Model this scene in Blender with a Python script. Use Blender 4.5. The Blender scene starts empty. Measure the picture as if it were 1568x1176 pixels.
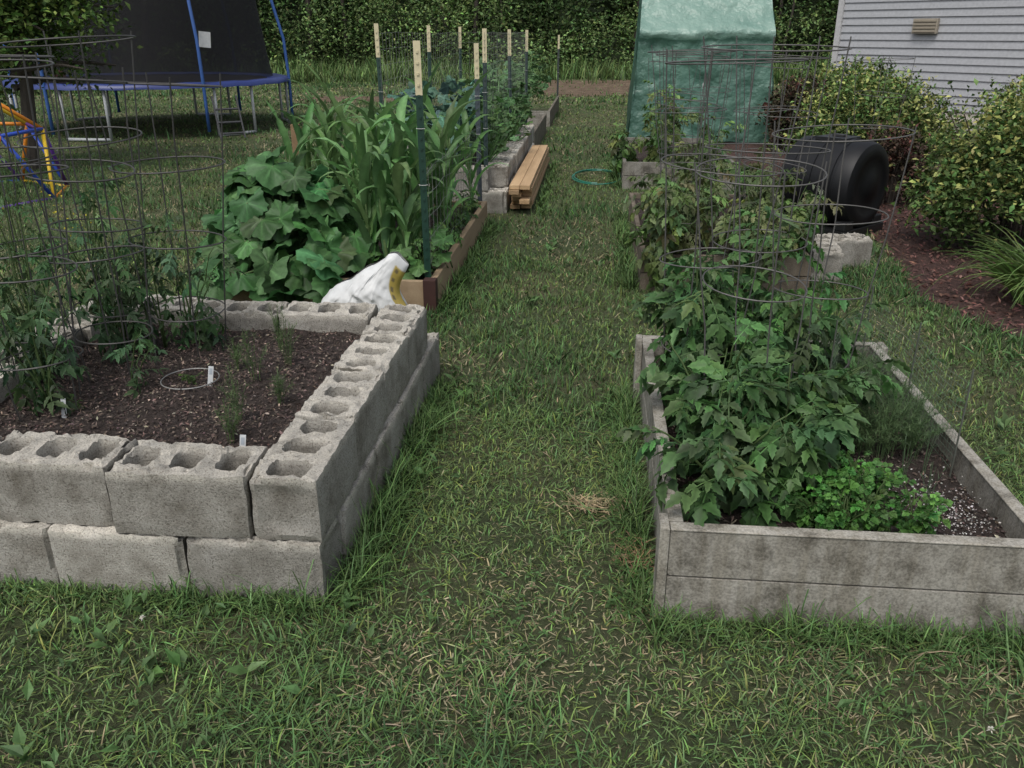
import bpy, bmesh, math, random
import numpy as np
from mathutils import Vector
rng=np.random.default_rng(7); random.seed(7)
sc=bpy.context.scene
pi=math.pi
# ---------------------------------------------------------------- helpers
def vn(x,y,seed=0):
    x=np.asarray(x,float);y=np.asarray(y,float)
    xi=np.floor(x);yi=np.floor(y);fx=x-xi;fy=y-yi
    fx=fx*fx*(3-2*fx);fy=fy*fy*(3-2*fy)
    def h(i,j):
        s=np.sin(i*127.1+j*311.7+seed*74.7)*43758.5453
        return s-np.floor(s)
    return (h(xi,yi)*(1-fx)+h(xi+1,yi)*fx)*(1-fy)+(h(xi,yi+1)*(1-fx)+h(xi+1,yi+1)*fx)*fy
def fbm(x,y,seed=0):
    return .55*vn(x,y,seed)+.3*vn(x*2.1,y*2.1,seed+1)+.15*vn(x*4.3,y*4.3,seed+2)
class MB:
    def __init__(s): s.V=[];s.T=[];s.C=[];s.n=0
    def add(s,v,t,c):
        v=np.asarray(v,float).reshape(-1,3);t=np.asarray(t,int).reshape(-1,3)
        c=np.asarray(c,float)
        if c.ndim==1: c=np.tile(c,(len(v),1))
        s.V.append(v);s.T.append(t+s.n);s.C.append(c);s.n+=len(v)
def build(mb,name,mat,parent=None,smooth=False,bevel=0,loc=None):
    V=np.concatenate(mb.V);T=np.concatenate(mb.T);C=np.concatenate(mb.C)
    me=bpy.data.meshes.new(name)
    me.vertices.add(len(V));me.vertices.foreach_set('co',V.astype(np.float32).ravel())
    me.loops.add(T.size);me.loops.foreach_set('vertex_index',T.astype(np.int32).ravel())
    me.polygons.add(len(T));me.polygons.foreach_set('loop_start',np.arange(0,T.size,3,dtype=np.int32))
    me.polygons.foreach_set('use_smooth',np.full(len(T),smooth))
    me.update(calc_edges=True)
    a=me.color_attributes.new('Col','FLOAT_COLOR','POINT')
    cc=np.ones((len(V),4),np.float32);cc[:,:3]=np.clip(C,0,3);a.data.foreach_set('color',cc.ravel())
    me.materials.append(mat)
    o=bpy.data.objects.new(name,me);sc.collection.objects.link(o)
    if parent: o.parent=parent
    if bevel:
        m=o.modifiers.new('b','BEVEL');m.width=bevel;m.segments=2;m.limit_method='ANGLE'
    return o
def empty(name,loc=(0,0,0)):
    e=bpy.data.objects.new(name,None);e.empty_display_size=.1;sc.collection.objects.link(e);return e
def rotm(yaw,pitch,roll):
    yaw,pitch,roll=np.broadcast_arrays(np.asarray(yaw,float),np.asarray(pitch,float),np.asarray(roll,float))
    n=yaw.shape[0];cz,sz=np.cos(yaw),np.sin(yaw);cx,sx=np.cos(pitch),np.sin(pitch);cy,sy=np.cos(roll),np.sin(roll)
    Z=np.zeros((n,3,3));Z[:,0,0]=cz;Z[:,0,1]=-sz;Z[:,1,0]=sz;Z[:,1,1]=cz;Z[:,2,2]=1
    X=np.zeros((n,3,3));X[:,0,0]=1;X[:,1,1]=cx;X[:,1,2]=-sx;X[:,2,1]=sx;X[:,2,2]=cx
    Y=np.zeros((n,3,3));Y[:,1,1]=1;Y[:,0,0]=cy;Y[:,0,2]=sy;Y[:,2,0]=-sy;Y[:,2,2]=cy
    return Z@X@Y
def inst(mb,tpl,P,R,S,C):
    tv,tt,tc=tpl
    P=np.asarray(P,float);M=len(P)
    if M==0:return
    S=np.asarray(S,float)
    if S.ndim==1:S=np.repeat(S[:,None],3,1)
    C=np.asarray(C,float)
    if C.ndim==1:C=np.tile(C,(M,1))
    v=tv[None]*S[:,None,:]
    v=np.einsum('mij,mnj->mni',R,v)+P[:,None,:]
    n=len(tv)
    t=tt[None]+(np.arange(M)*n)[:,None,None]
    c=C[:,None,:]*tc[None,:,None]
    mb.add(v.reshape(-1,3),t.reshape(-1,3),c.reshape(-1,3))
def jit(base,n,a=.25,hue=.1):
    b=np.tile(np.asarray(base,float),(n,1))
    b*=np.exp(rng.normal(0,a,(n,1)));b*=np.exp(rng.normal(0,hue,(n,3)))
    return b
def tube(mb,pts,r,col,n=5,closed=False):
    P=np.asarray(pts,float);m=len(P)
    r=np.broadcast_to(np.asarray(r,float),(m,))
    if closed: T=np.roll(P,-1,0)-np.roll(P,1,0)
    else: T=np.gradient(P,axis=0)
    T/=np.linalg.norm(T,axis=1,keepdims=True)+1e-9
    ref=np.array([0,0,1.]) if abs(T[:,2]).mean()<.8 else np.array([1.,0,0])
    A=np.cross(T,ref);A/=np.linalg.norm(A,axis=1,keepdims=True)+1e-9
    B=np.cross(T,A)
    th=np.arange(n)*2*pi/n
    v=P[:,None]+r[:,None,None]*(A[:,None]*np.cos(th)[None,:,None]+B[:,None]*np.sin(th)[None,:,None])
    t=[]
    K=m if closed else m-1
    for i in range(K):
        i2=(i+1)%m
        for j in range(n):
            j2=(j+1)%n;a=i*n+j;b=i*n+j2;c=i2*n+j2;d=i2*n+j
            t+=[(a,b,c),(a,c,d)]
    v=v.reshape(-1,3)
    if not closed:
        v=np.vstack([v,P[0],P[-1]]);e=m*n
        for j in range(n):
            t.append((e,(j+1)%n,j));t.append((e+1,(m-1)*n+j,(m-1)*n+(j+1)%n))
    mb.add(v,t,col)
def ring(mb,c,rad,r,col,seg=28,n=4,wob=0,tilt=(0,0)):
    th=np.arange(seg)*2*pi/seg
    x=np.cos(th)*rad*(1+wob*np.sin(th*2+rng.random()*6));y=np.sin(th)*rad
    tube(mb,np.stack([c[0]+x,c[1]+y,c[2]+x*tilt[0]+y*tilt[1]],1),r,col,n,True)
BT=[(0,2,1),(0,3,2),(4,5,6),(4,6,7),(0,1,5),(0,5,4),(1,2,6),(1,6,5),(2,3,7),(2,7,6),(3,0,4),(3,4,7)]
def box(mb,x0,x1,y0,y1,z0,z1,col=(1,1,1),M=None,o=None):
    v=np.array([(x0,y0,z0),(x1,y0,z0),(x1,y1,z0),(x0,y1,z0),(x0,y0,z1),(x1,y0,z1),(x1,y1,z1),(x0,y1,z1)],float)
    if M is not None: v=v@np.asarray(M).T
    if o is not None: v=v+np.asarray(o)
    mb.add(v,BT,col)
def grid(nx,ny):
    t=[]
    for j in range(ny-1):
        for i in range(nx-1):
            a=j*nx+i;t+=[(a,a+1,a+nx+1),(a,a+nx+1,a+nx)]
    return t
# ---------------------------------------------------------------- materials
def newmat(name):
    m=bpy.data.materials.new(name);m.use_nodes=True;nt=m.node_tree
    return m,nt,nt.nodes['Principled BSDF'],nt.nodes['Material Output']
def N(nt,t,**k):
    n=nt.nodes.new(t)
    for a,b in k.items():
        if a in n.inputs: n.inputs[a].default_value=b
        else: setattr(n,a,b)
    return n
def ramp(nt,fac,stops):
    r=nt.nodes.new('ShaderNodeValToRGB');cr=r.color_ramp
    while len(cr.elements)<len(stops): cr.elements.new(.5)
    for e,(p,c) in zip(cr.elements,stops):
        e.position=p;e.color=(*c,1)
    nt.links.new(fac,r.inputs[0]);return r.outputs[0]
def leafmat(name,rough=.5,tr=.3,spec=.35,ns=60):
    m,nt,b,out=newmat(name);L=nt.links
    a=N(nt,'ShaderNodeAttribute',attribute_name='Col')
    src=a.outputs['Color']
    if ns:
        tc=N(nt,'ShaderNodeTexCoord');no=N(nt,'ShaderNodeTexNoise',Scale=ns,Detail=2)
        L.new(tc.outputs['Object'],no.inputs['Vector'])
        mr=N(nt,'ShaderNodeMapRange');mr.inputs[3].default_value=.65;mr.inputs[4].default_value=1.35
        L.new(no.outputs[0],mr.inputs[0])
        mx=N(nt,'ShaderNodeVectorMath',operation='SCALE');L.new(a.outputs['Color'],mx.inputs[0]);L.new(mr.outputs[0],mx.inputs['Scale']);src=mx.outputs[0]
    L.new(src,b.inputs['Base Color']);b.inputs['Roughness'].default_value=rough
    b.inputs['Specular IOR Level'].default_value=spec
    if tr:
        t=N(nt,'ShaderNodeBsdfTranslucent');ms=N(nt,'ShaderNodeMixShader');ms.inputs[0].default_value=tr
        L.new(src,t.inputs[0]);L.new(b.outputs[0],ms.inputs[1]);L.new(t.outputs[0],ms.inputs[2]);L.new(ms.outputs[0],out.inputs[0])
    return m
def noisemat(name,stops,scale=5,rough=.85,bump=.3,bscale=60,stretch=(1,1,1),vc=False,rnd=0,detail=8,metal=0,bdist=.01):
    m,nt,b,out=newmat(name);L=nt.links
    tc=N(nt,'ShaderNodeTexCoord');mp=N(nt,'ShaderNodeMapping');mp.inputs['Scale'].default_value=stretch
    L.new(tc.outputs['Object'],mp.inputs[0])
    no=N(nt,'ShaderNodeTexNoise',Scale=scale,Detail=detail,Roughness=.65);L.new(mp.outputs[0],no.inputs['Vector'])
    col=ramp(nt,no.outputs[0],stops)
    if vc:
        a=N(nt,'ShaderNodeAttribute',attribute_name='Col');x=N(nt,'ShaderNodeVectorMath',operation='MULTIPLY')
        L.new(col,x.inputs[0]);L.new(a.outputs['Color'],x.inputs[1]);col=x.outputs[0]
    L.new(col,b.inputs['Base Color']);b.inputs['Roughness'].default_value=rough;b.inputs['Metallic'].default_value=metal
    n2=N(nt,'ShaderNodeTexNoise',Scale=bscale,Detail=6,Roughness=.7);L.new(mp.outputs[0],n2.inputs['Vector'])
    bp=N(nt,'ShaderNodeBump',Strength=bump,Distance=bdist);L.new(n2.outputs[0],bp.inputs['Height']);L.new(bp.outputs[0],b.inputs['Normal'])
    return m
def vcmat(name,rough=.5,metal=0,spec=.5):
    m,nt,b,out=newmat(name)
    a=N(nt,'ShaderNodeAttribute',attribute_name='Col');tc=N(nt,'ShaderNodeTexCoord');no=N(nt,'ShaderNodeTexNoise',Scale=25,Detail=4)
    nt.links.new(tc.outputs['Object'],no.inputs['Vector'])
    mr=N(nt,'ShaderNodeMapRange');mr.inputs[3].default_value=.75;mr.inputs[4].default_value=1.2;nt.links.new(no.outputs[0],mr.inputs[0])
    x=N(nt,'ShaderNodeVectorMath',operation='SCALE');nt.links.new(a.outputs['Color'],x.inputs[0]);nt.links.new(mr.outputs[0],x.inputs['Scale'])
    nt.links.new(x.outputs[0],b.inputs['Base Color']);b.inputs['Roughness'].default_value=rough;b.inputs['Metallic'].default_value=metal
    b.inputs['Specular IOR Level'].default_value=spec
    return m
M_grass=leafmat('grass_mat',.6,0,.2,ns=0)
M_wood_leaf=leafmat('woodland_leaf_mat',.7,0,.15,ns=0)
M_leaf=leafmat('leaf_mat',.5,.25,.3)
M_shiny=leafmat('corn_leaf_mat',.45,.3,.35,ns=30)
M_paint=vcmat('painted_metal',.4)
M_wire=vcmat('wire_metal',.55,.3)
M_plain=vcmat('rough_paint',.8)
M_soil=noisemat('soil_mat',[(.3,(.022,.015,.012)),(.55,(.060,.043,.036)),(.8,(.13,.10,.085))],scale=45,bump=1,bscale=120,rough=.95,bdist=.02)
M_chip=vcmat('wood_chip',.9)
M_pine=noisemat('pine_board',[(.3,(.36,.25,.145)),(.7,(.54,.40,.25))],scale=9,bump=.3,bscale=60,stretch=(1,.08,1),vc=True)
def greyboard():
    m,nt,b,out=newmat('weathered_board');L=nt.links
    tc=N(nt,'ShaderNodeTexCoord')
    n1=N(nt,'ShaderNodeTexNoise',Scale=10,Detail=10,Roughness=.7);L.new(tc.outputs['Object'],n1.inputs['Vector'])
    c1=ramp(nt,n1.outputs[0],[(.36,(.13,.12,.10)),(.45,(.22,.205,.175)),(.53,(.29,.275,.24)),(.7,(.37,.35,.31))])
    mp=N(nt,'ShaderNodeMapping');mp.inputs['Scale'].default_value=(34,34,2);L.new(tc.outputs['Object'],mp.inputs[0])
    n2=N(nt,'ShaderNodeTexNoise',Scale=1,Detail=4);L.new(mp.outputs[0],n2.inputs['Vector'])
    c2=ramp(nt,n2.outputs[0],[(.35,(.80,.78,.74)),(.55,(1,1,1))])
    n3=N(nt,'ShaderNodeTexNoise',Scale=160,Detail=4);L.new(tc.outputs['Object'],n3.inputs['Vector'])
    c3=ramp(nt,n3.outputs[0],[(.35,(.75,.75,.75)),(.6,(1.1,1.1,1.1))])
    a=N(nt,'ShaderNodeAttribute',attribute_name='Col');col=c1
    for o in(c2,c3,a.outputs['Color']):
        x=N(nt,'ShaderNodeVectorMath',operation='MULTIPLY');L.new(col,x.inputs[0]);L.new(o,x.inputs[1]);col=x.outputs[0]
    L.new(col,b.inputs['Base Color']);b.inputs['Roughness'].default_value=.85
    bp=N(nt,'ShaderNodeBump',Strength=.4,Distance=.004);L.new(n3.outputs[0],bp.inputs['Height']);L.new(bp.outputs[0],b.inputs['Normal'])
    return m
M_grey=greyboard()
M_bark=noisemat('bark',[(.3,(.03,.025,.02)),(.7,(.09,.075,.06))],scale=12,bump=.8,stretch=(1,1,.2))
M_mulch=noisemat('mulch_mat',[(.3,(.03,.016,.013)),(.55,(.10,.05,.04)),(.8,(.19,.10,.08))],scale=30,bump=1,bscale=80,bdist=.03)
M_dirt=noisemat('dirt_mat',[(.3,(.11,.072,.042)),(.55,(.20,.14,.09)),(.75,(.30,.23,.16))],scale=2.5,bump=1,bscale=12,bdist=.1)
def concrete():
    m,nt,b,out=newmat('concrete_mat');L=nt.links
    tc=N(nt,'ShaderNodeTexCoord');oi=N(nt,'ShaderNodeObjectInfo')
    ad=N(nt,'ShaderNodeVectorMath',operation='ADD');sc_=N(nt,'ShaderNodeVectorMath',operation='SCALE');sc_.inputs[0].default_value=(7,13,5)
    L.new(oi.outputs['Random'],sc_.inputs['Scale']);L.new(tc.outputs['Object'],ad.inputs[0]);L.new(sc_.outputs[0],ad.inputs[1])
    n1=N(nt,'ShaderNodeTexNoise',Scale=7,Detail=10,Roughness=.66);L.new(ad.outputs[0],n1.inputs['Vector'])
    c1=ramp(nt,n1.outputs[0],[(.32,(.26,.24,.205)),(.43,(.37,.35,.31)),(.55,(.48,.46,.415)),(.70,(.56,.54,.50))])
    n2=N(nt,'ShaderNodeTexNoise',Scale=190,Detail=3,Roughness=.8);L.new(ad.outputs[0],n2.inputs['Vector'])
    c2=ramp(nt,n2.outputs[0],[(.36,(.40,.38,.35)),(.44,(.86,.85,.84)),(.58,(1.0,1.0,.99)),(.66,(1.14,1.13,1.10))])
    mu=N(nt,'ShaderNodeVectorMath',operation='MULTIPLY');L.new(c1,mu.inputs[0]);L.new(c2,mu.inputs[1])
    sx=N(nt,'ShaderNodeSeparateXYZ');L.new(tc.outputs['Object'],sx.inputs[0])
    mr=N(nt,'ShaderNodeMapRange');mr.inputs[1].default_value=.165;mr.inputs[2].default_value=.190;L.new(sx.outputs[2],mr.inputs[0])
    n3=N(nt,'ShaderNodeTexNoise',Scale=18,Detail=6);L.new(ad.outputs[0],n3.inputs['Vector'])
    n3r=N(nt,'ShaderNodeMapRange');n3r.inputs[1].default_value=.32;n3r.inputs[2].default_value=.55;n3r.inputs[3].default_value=.2;n3r.inputs[4].default_value=.95;L.new(n3.outputs[0],n3r.inputs[0])
    mm=N(nt,'ShaderNodeMath',operation='MULTIPLY');L.new(mr.outputs[0],mm.inputs[0]);L.new(n3r.outputs[0],mm.inputs[1])
    pc=N(nt,'ShaderNodeVectorMath',operation='MULTIPLY');pc.inputs[0].default_value=(.72,.68,.60);L.new(c2,pc.inputs[1])
    mx=N(nt,'ShaderNodeMix',data_type='RGBA');L.new(mm.outputs[0],mx.inputs[0]);L.new(mu.outputs[0],mx.inputs[6]);L.new(pc.outputs[0],mx.inputs[7])
    rr=N(nt,'ShaderNodeMapRange');rr.inputs[3].default_value=.68;rr.inputs[4].default_value=1.12;L.new(oi.outputs['Random'],rr.inputs[0])
    s2=N(nt,'ShaderNodeVectorMath',operation='SCALE');L.new(mx.outputs[2],s2.inputs[0]);L.new(rr.outputs[0],s2.inputs['Scale'])
    L.new(s2.outputs[0],b.inputs['Base Color']);b.inputs['Roughness'].default_value=.95;b.inputs['Specular IOR Level'].default_value=.15
    n4=N(nt,'ShaderNodeTexNoise',Scale=190,Detail=5,Roughness=.75);L.new(ad.outputs[0],n4.inputs['Vector'])
    n6=N(nt,'ShaderNodeTexNoise',Scale=38,Detail=6,Roughness=.7);L.new(ad.outputs[0],n6.inputs['Vector'])
    sm=N(nt,'ShaderNodeMath',operation='ADD');L.new(n4.outputs[0],sm.inputs[0]);L.new(n6.outputs[0],sm.inputs[1])
    bp=N(nt,'ShaderNodeBump',Strength=1.0,Distance=.0055);L.new(sm.outputs[0],bp.inputs['Height']);L.new(bp.outputs[0],b.inputs['Normal'])
    return m
M_conc=concrete()
# ---------------------------------------------------------------- leaf templates
def T(v,t,c=None):
    v=np.asarray(v,float);return (v,np.asarray(t,int),np.ones(len(v)) if c is None else np.asarray(c,float))
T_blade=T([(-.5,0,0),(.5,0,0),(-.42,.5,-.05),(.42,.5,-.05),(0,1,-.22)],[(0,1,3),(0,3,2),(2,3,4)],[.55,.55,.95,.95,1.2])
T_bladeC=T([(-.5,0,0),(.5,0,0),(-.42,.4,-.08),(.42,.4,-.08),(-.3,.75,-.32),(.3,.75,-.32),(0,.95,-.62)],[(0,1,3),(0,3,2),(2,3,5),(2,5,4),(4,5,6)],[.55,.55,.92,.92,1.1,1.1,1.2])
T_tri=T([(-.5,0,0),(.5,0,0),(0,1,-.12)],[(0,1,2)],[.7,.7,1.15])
T_leaf=T([(0,0,0),(-.5,.45,.1),(.5,.45,.1),(0,1,-.1),(0,.5,0)],[(0,4,1),(0,2,4),(1,4,3),(4,2,3)],[.8,1,1,1.05,.9])
T_leaf2=T([(0,0,0),(-.5,.45,.1),(.5,.45,.1),(0,1,-.1)],[(0,2,1),(1,2,3)],[.85,1,1,1.05])
def leaflet(w=.34,zig=True):
    s=np.linspace(0,1,9);W=np.sin(np.clip(s,0,1)**.72*pi)**.85*w
    if zig: W=W*np.array([1,.78,1.2,.8,1.2,.78,1.15,.75,1])
    m=np.stack([0*s,s,-.25*s**2],1);l=m+np.stack([-W,.03+0*s,.35*W-.02],1)*1.;r=m+np.stack([W,.03+0*s,.35*W-.02],1)
    v=np.vstack([m,l,r]);t=[]
    for i in range(8):
        t+=[(i,i+1,10+i),(i,10+i,9+i),(i,18+i,19+i),(i,19+i,i+1)]
    c=np.concatenate([np.full(9,.75),np.full(18,1.1)])
    return v,np.array(t),c
def compound(pairs=3,w=.34,ll=.42,seed=0,zig=True):
    r=np.random.default_rng(seed);mv,mt,mc=leaflet(w,zig);V=[];Tt=[];C=[];n=0
    items=[(1-ll*.9,0,ll*1.15)]
    for k in range(pairs):
        y=.22+.44*k/max(1,pairs-1) if pairs>1 else .5
        for sgn in(-1,1): items.append((y+r.uniform(-.03,.03),sgn*r.uniform(.8,1.2),ll*r.uniform(.7,1.0)*(.75+.2*k)))
    for y,a,l in items:
        R=rotm([-a],[r.uniform(-.9,.0)],[r.uniform(-.5,.5)])[0]
        v=(mv*l)@R.T+np.array([0,y,-.35*y*y]);V.append(v);Tt.append(mt+n);C.append(mc*r.uniform(.8,1.2));n+=len(v)
    s=np.linspace(0,1-ll*.9,5);w0=.011
    v=np.vstack([np.stack([0*s-w0,s,-.35*s*s],1),np.stack([0*s+w0,s,-.35*s*s],1)]);t=[]
    for i in range(4): t+=[(i,i+5,i+6),(i,i+6,i+1)]
    V.append(v);Tt.append(np.array(t)+n);C.append(np.full(10,1.2))
    return np.vstack(V),np.vstack(Tt),np.concatenate(C)
T_tom=[compound(3,.235,.40,s) for s in range(5)]
T_tomn=[compound(3,.17,.38,s+20) for s in range(3)]
T_par=[compound(2,.45,.5,s+9) for s in range(3)]
def strip(length_bend,fold=.25,n=9,prof=None,wave=0,seed=0,ex=1.3):
    s=np.linspace(0,1,n);ang=-length_bend*s**ex
    y=np.concatenate([[0],np.cumsum(np.cos(ang[:-1])/(n-1))]);z=np.concatenate([[0],np.cumsum(np.sin(ang[:-1])/(n-1))])
    W=(np.sin(np.clip(s*.93+.07,0,1)**.7*pi)**.7 if prof is None else prof(s))*.5
    r=np.random.default_rng(seed);wz=wave*r.normal(0,1,n)
    m=np.stack([0*s,y,z],1);l=m+np.stack([-W,0*s,fold*W+wz*W],1);rr=m+np.stack([W,0*s,fold*W-wz*W],1)
    v=np.vstack([m,l,rr]);t=[]
    for i in range(n-1):
        t+=[(i,i+1,n+i+1),(i,n+i+1,n+i),(i,2*n+i,2*n+i+1),(i,2*n+i+1,i+1)]
    return v,np.array(t),np.concatenate([np.full(n,1.4),np.full(2*n,.97)])
T_corn=[strip(b,.08,14,None,.03,i,ex=x_) for i,(b,x_) in enumerate(((1.3,1.6),(2.2,2.2),(2.9,2.6),(.6,1.3),(3.0,1.9),(1.7,1.5)))]
T_lily=[strip(b,.05,8,lambda s:(1-s**2)*.95+.05,0,i) for i,b in enumerate((1.2,1.8,2.4))]
def squash(seed):
    r=np.random.default_rng(seed);n=40;th=np.arange(n)*2*pi/n+pi/2
    d=np.abs(((th-pi/2)+pi)%(2*pi)-pi)
    lob=.80+.20*np.abs(np.cos(2.5*(th-pi/2)))**.8+.045*np.cos(th*20)
    notch=np.where(d>2.75,1-.75*(d-2.75)/(pi-2.75),1)
    R=lob*notch
    V=[(0,0,0)];C=[1.5];t=[]
    vein=np.abs(np.cos(2.5*(th-pi/2)))
    for k,f in enumerate((.3,.65,1)):
        z=-.22*f*f+.13*f*np.cos(th*5)*(1 if k else .3)+r.normal(0,.035,n)*f
        for i in range(n):
            V.append((R[i]*f*math.cos(th[i]),R[i]*f*math.sin(th[i]),z[i]));C.append(.82+(.75*(vein[i]>.93))*(1-.4*f)+.1*f)
    for i in range(n):
        j=(i+1)%n;t.append((0,1+i,1+j))
        for k in(0,1):
            a=1+k*n+i;b=1+k*n+j;c=1+(k+1)*n+j;dd=1+(k+1)*n+i;t+=[(a,dd,c),(a,c,b)]
    return np.array(V),np.array(t),np.array(C)
T_sq=[squash(s) for s in range(5)]
# ---------------------------------------------------------------- ground + world
gm,gnt,gb,go=newmat('ground_mat')
tc=N(gnt,'ShaderNodeTexCoord')
n1=N(gnt,'ShaderNodeTexNoise',Scale=1.3,Detail=6);n2=N(gnt,'ShaderNodeTexNoise',Scale=35,Detail=8,Roughness=.8)
gnt.links.new(tc.outputs['Object'],n1.inputs['Vector']);gnt.links.new(tc.outputs['Object'],n2.inputs['Vector'])
c1=ramp(gnt,n1.outputs[0],[(.35,(.07,.10,.035)),(.55,(.10,.115,.047)),(.7,(.15,.135,.07))])
c2=ramp(gnt,n2.outputs[0],[(.3,(.4,.4,.4)),(.6,(1.1,1.1,1.1))])
mu=N(gnt,'ShaderNodeVectorMath',operation='MULTIPLY');gnt.links.new(c1,mu.inputs[0]);gnt.links.new(c2,mu.inputs[1]);gnt.links.new(mu.outputs[0],gb.inputs['Base Color'])
gb.inputs['Roughness'].default_value=1
bp=N(gnt,'ShaderNodeBump',Strength=1,Distance=.03);gnt.links.new(n2.outputs[0],bp.inputs['Height']);gnt.links.new(bp.outputs[0],gb.inputs['Normal'])
mb=MB();mb.add([(-400,-400,0),(400,-400,0),(400,400,0),(-400,400,0)],[(0,1,2),(0,2,3)],(1,1,1));build(mb,'ground',gm)
w=bpy.data.worlds.new('World');sc.world=w;w.use_nodes=True;nt=w.node_tree;bg=nt.nodes['Background']
sky=nt.nodes.new('ShaderNodeTexSky');sky.sky_type='NISHITA';sky.sun_disc=False
SE,SR=58,200
sky.sun_elevation=math.radians(SE);sky.sun_rotation=math.radians(SR);sky.dust_density=3
hs=nt.nodes.new('ShaderNodeHueSaturation');hs.inputs['Saturation'].default_value=.4
nt.links.new(sky.outputs[0],hs.inputs['Color']);nt.links.new(hs.outputs[0],bg.inputs[0]);bg.inputs[1].default_value=.15
sun=bpy.data.lights.new('sun','SUN');sun.energy=1.5;sun.angle=math.radians(26);sun.color=(1,.96,.90)
so=bpy.data.objects.new('sun',sun);sc.collection.objects.link(so)
sd=Vector((math.sin(math.radians(SR))*math.cos(math.radians(SE)),math.cos(math.radians(SR))*math.cos(math.radians(SE)),math.sin(math.radians(SE))))
so.rotation_euler=(sd).to_track_quat('Z','Y').to_euler()
cam=bpy.data.cameras.new('camera');co=bpy.data.objects.new('camera',cam);sc.collection.objects.link(co)
co.location=(0,0,1.5);co.rotation_euler=(math.radians(67.5),0,math.radians(5.32));cam.sensor_width=36;cam.lens=29.85;cam.clip_end=1000;cam.clip_start=.05
sc.camera=co
sc.view_settings.view_transform='Standard';sc.view_settings.look='None';sc.view_settings.exposure=0
# ---------------------------------------------------------------- areas
RECTS=[(-2.24,-.69,1.93,3.55),(-2.2,-.87,4.6,7.1),(-1.95,-.75,7.55,19),(.22,1.24,1.95,3.52),(.32,1.35,5.2,7.4),(.31,1.45,8.96,11.2),(-.72,-.5,7.55,10.6),(.45,2.55,13,14.3)]
def mulch_edge(y): return 2.12+.18*np.sin(y*.9+1)+np.where(y<5.2,(5.2-y)*.45,0)-np.clip(y-9,0,5)*.08
DP=[(0.2,27,2.6,4.2),(-5.6,21.3,1.6,1.0)]
def blocked(x,y,m=0.0):
    b=np.zeros(len(x),bool)
    for a in RECTS: b|=(x>a[0]-m)&(x<a[1]+m)&(y>a[2]-m)&(y<a[3]+m)
    b|=(x>mulch_edge(y))&(y>3.9)&(y<17)&(x<7)
    for cx,cy,rx,ry in DP: b|=(((x-cx)/rx)**2+((y-cy)/ry)**2<(.7+.5*vn(x*2,y*2,5)))&(rng.random(len(x))<.88)
    return b
def infrus(x,y,m=.6):
    psi=math.radians(5.32);a=x*math.cos(psi)+y*math.sin(psi);b=-x*math.sin(psi)+y*math.cos(psi)
    d=b*.9239+.57
    return (np.abs(a)<.603*d+m)&(b>1.0)
# ---------------------------------------------------------------- grass
G=MB()
def lawn(x0,x1,y0,y1,dens,L,W,tpl,lj=.35,m=.6,blk=.0):
    n=int((x1-x0)*(y1-y0)*dens)
    x=rng.uniform(x0,x1,n);y=rng.uniform(y0,y1,n)
    k=infrus(x,y,m)&~blocked(x,y,blk)
    tuft=fbm(x*6,y*6,3);k&=(rng.random(n)<.35+1.0*tuft)
    x,y,tuft=x[k],y[k],tuft[k];n=len(x)
    patch=fbm(x*1.1,y*1.1,11)+.25*(vn(x*.35,y*.35,77)-.5)+.05*np.exp(-((x+.1)/.35)**2);dry=np.clip((patch-.47)*5,0,1)*.5+.09
    isdry=rng.random(n)<dry
    lush=np.clip((fbm(x*.9+5,y*.9,21)-.4)*3,0,1)
    c=jit((.098,.155,.054),n,.3,.09)*(.8+.45*(1-lush))[:,None]
    c[:,0]*=1-.25*lush
    yel=rng.random(n)<.25;c[yel]*=np.array([1.45,1.22,1.0])
    c[isdry]=jit((.28,.245,.145),int(isdry.sum()),.3,.06)
    l=L*np.exp(rng.normal(0,lj,n))*(.6+.7*lush)*(.75+.6*tuft);l[isdry]*=.75
    pitch=np.radians(np.clip(rng.normal(60,22,n),5,95));pitch[isdry]*=.6
    R=rotm(rng.uniform(0,2*pi,n),pitch,rng.normal(0,.5,n))
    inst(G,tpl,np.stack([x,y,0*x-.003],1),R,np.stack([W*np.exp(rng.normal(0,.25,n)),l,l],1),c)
lawn(-2.6,3.2,1.0,3.3,11500,.044,.0036,T_bladeC)
lawn(-5,5,3.3,6,5000,.044,.005,T_blade)
lawn(-8,5,6,11,1800,.045,.009,T_tri)
lawn(-18,9,11,20,400,.052,.018,T_tri)
lawn(-24,14,20,32,140,.08,.035,T_tri)
def fringe(x0,y0,x1,y1,n,L=.12,w=.05,W=.0042):
    t=rng.random(n);d=np.array([x1-x0,y1-y0]);d/=np.linalg.norm(d);nn=np.array([-d[1],d[0]])
    off=np.abs(rng.normal(0,w,n));x=x0+(x1-x0)*t+nn[0]*off;y=y0+(y1-y0)*t+nn[1]*off
    cl=vn(t*np.hypot(x1-x0,y1-y0)*7,0*t,int(n)%91);l=L*np.exp(rng.normal(0,.3,n))*(.3+1.0*cl)
    c=jit((.082,.145,.046),n,.3,.08)
    R=rotm(rng.uniform(0,2*pi,n),np.radians(rng.normal(66,18,n)),rng.normal(0,.5,n))
    inst(G,T_bladeC,np.stack([x,y,0*x],1),R,np.stack([np.full(n,W),l,l],1),c)
fringe(-.7,1.93,-2.2,1.93,1600,.09)
def fr2(x,y0,y1,n,side,L=.12,w=.05,W=.0042):
    if side>0: fringe(x,y1,x,y0,n,L,w,W)
    else: fringe(x,y0,x,y1,n,L,w,W)
fr2(-.69,1.93,3.6,2000,1,.10,.06);fr2(-.86,4.6,7.1,1300,1,.09,.05,.006);fr2(-.5,7.5,10.6,600,1,.09,.05,.008)
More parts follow.
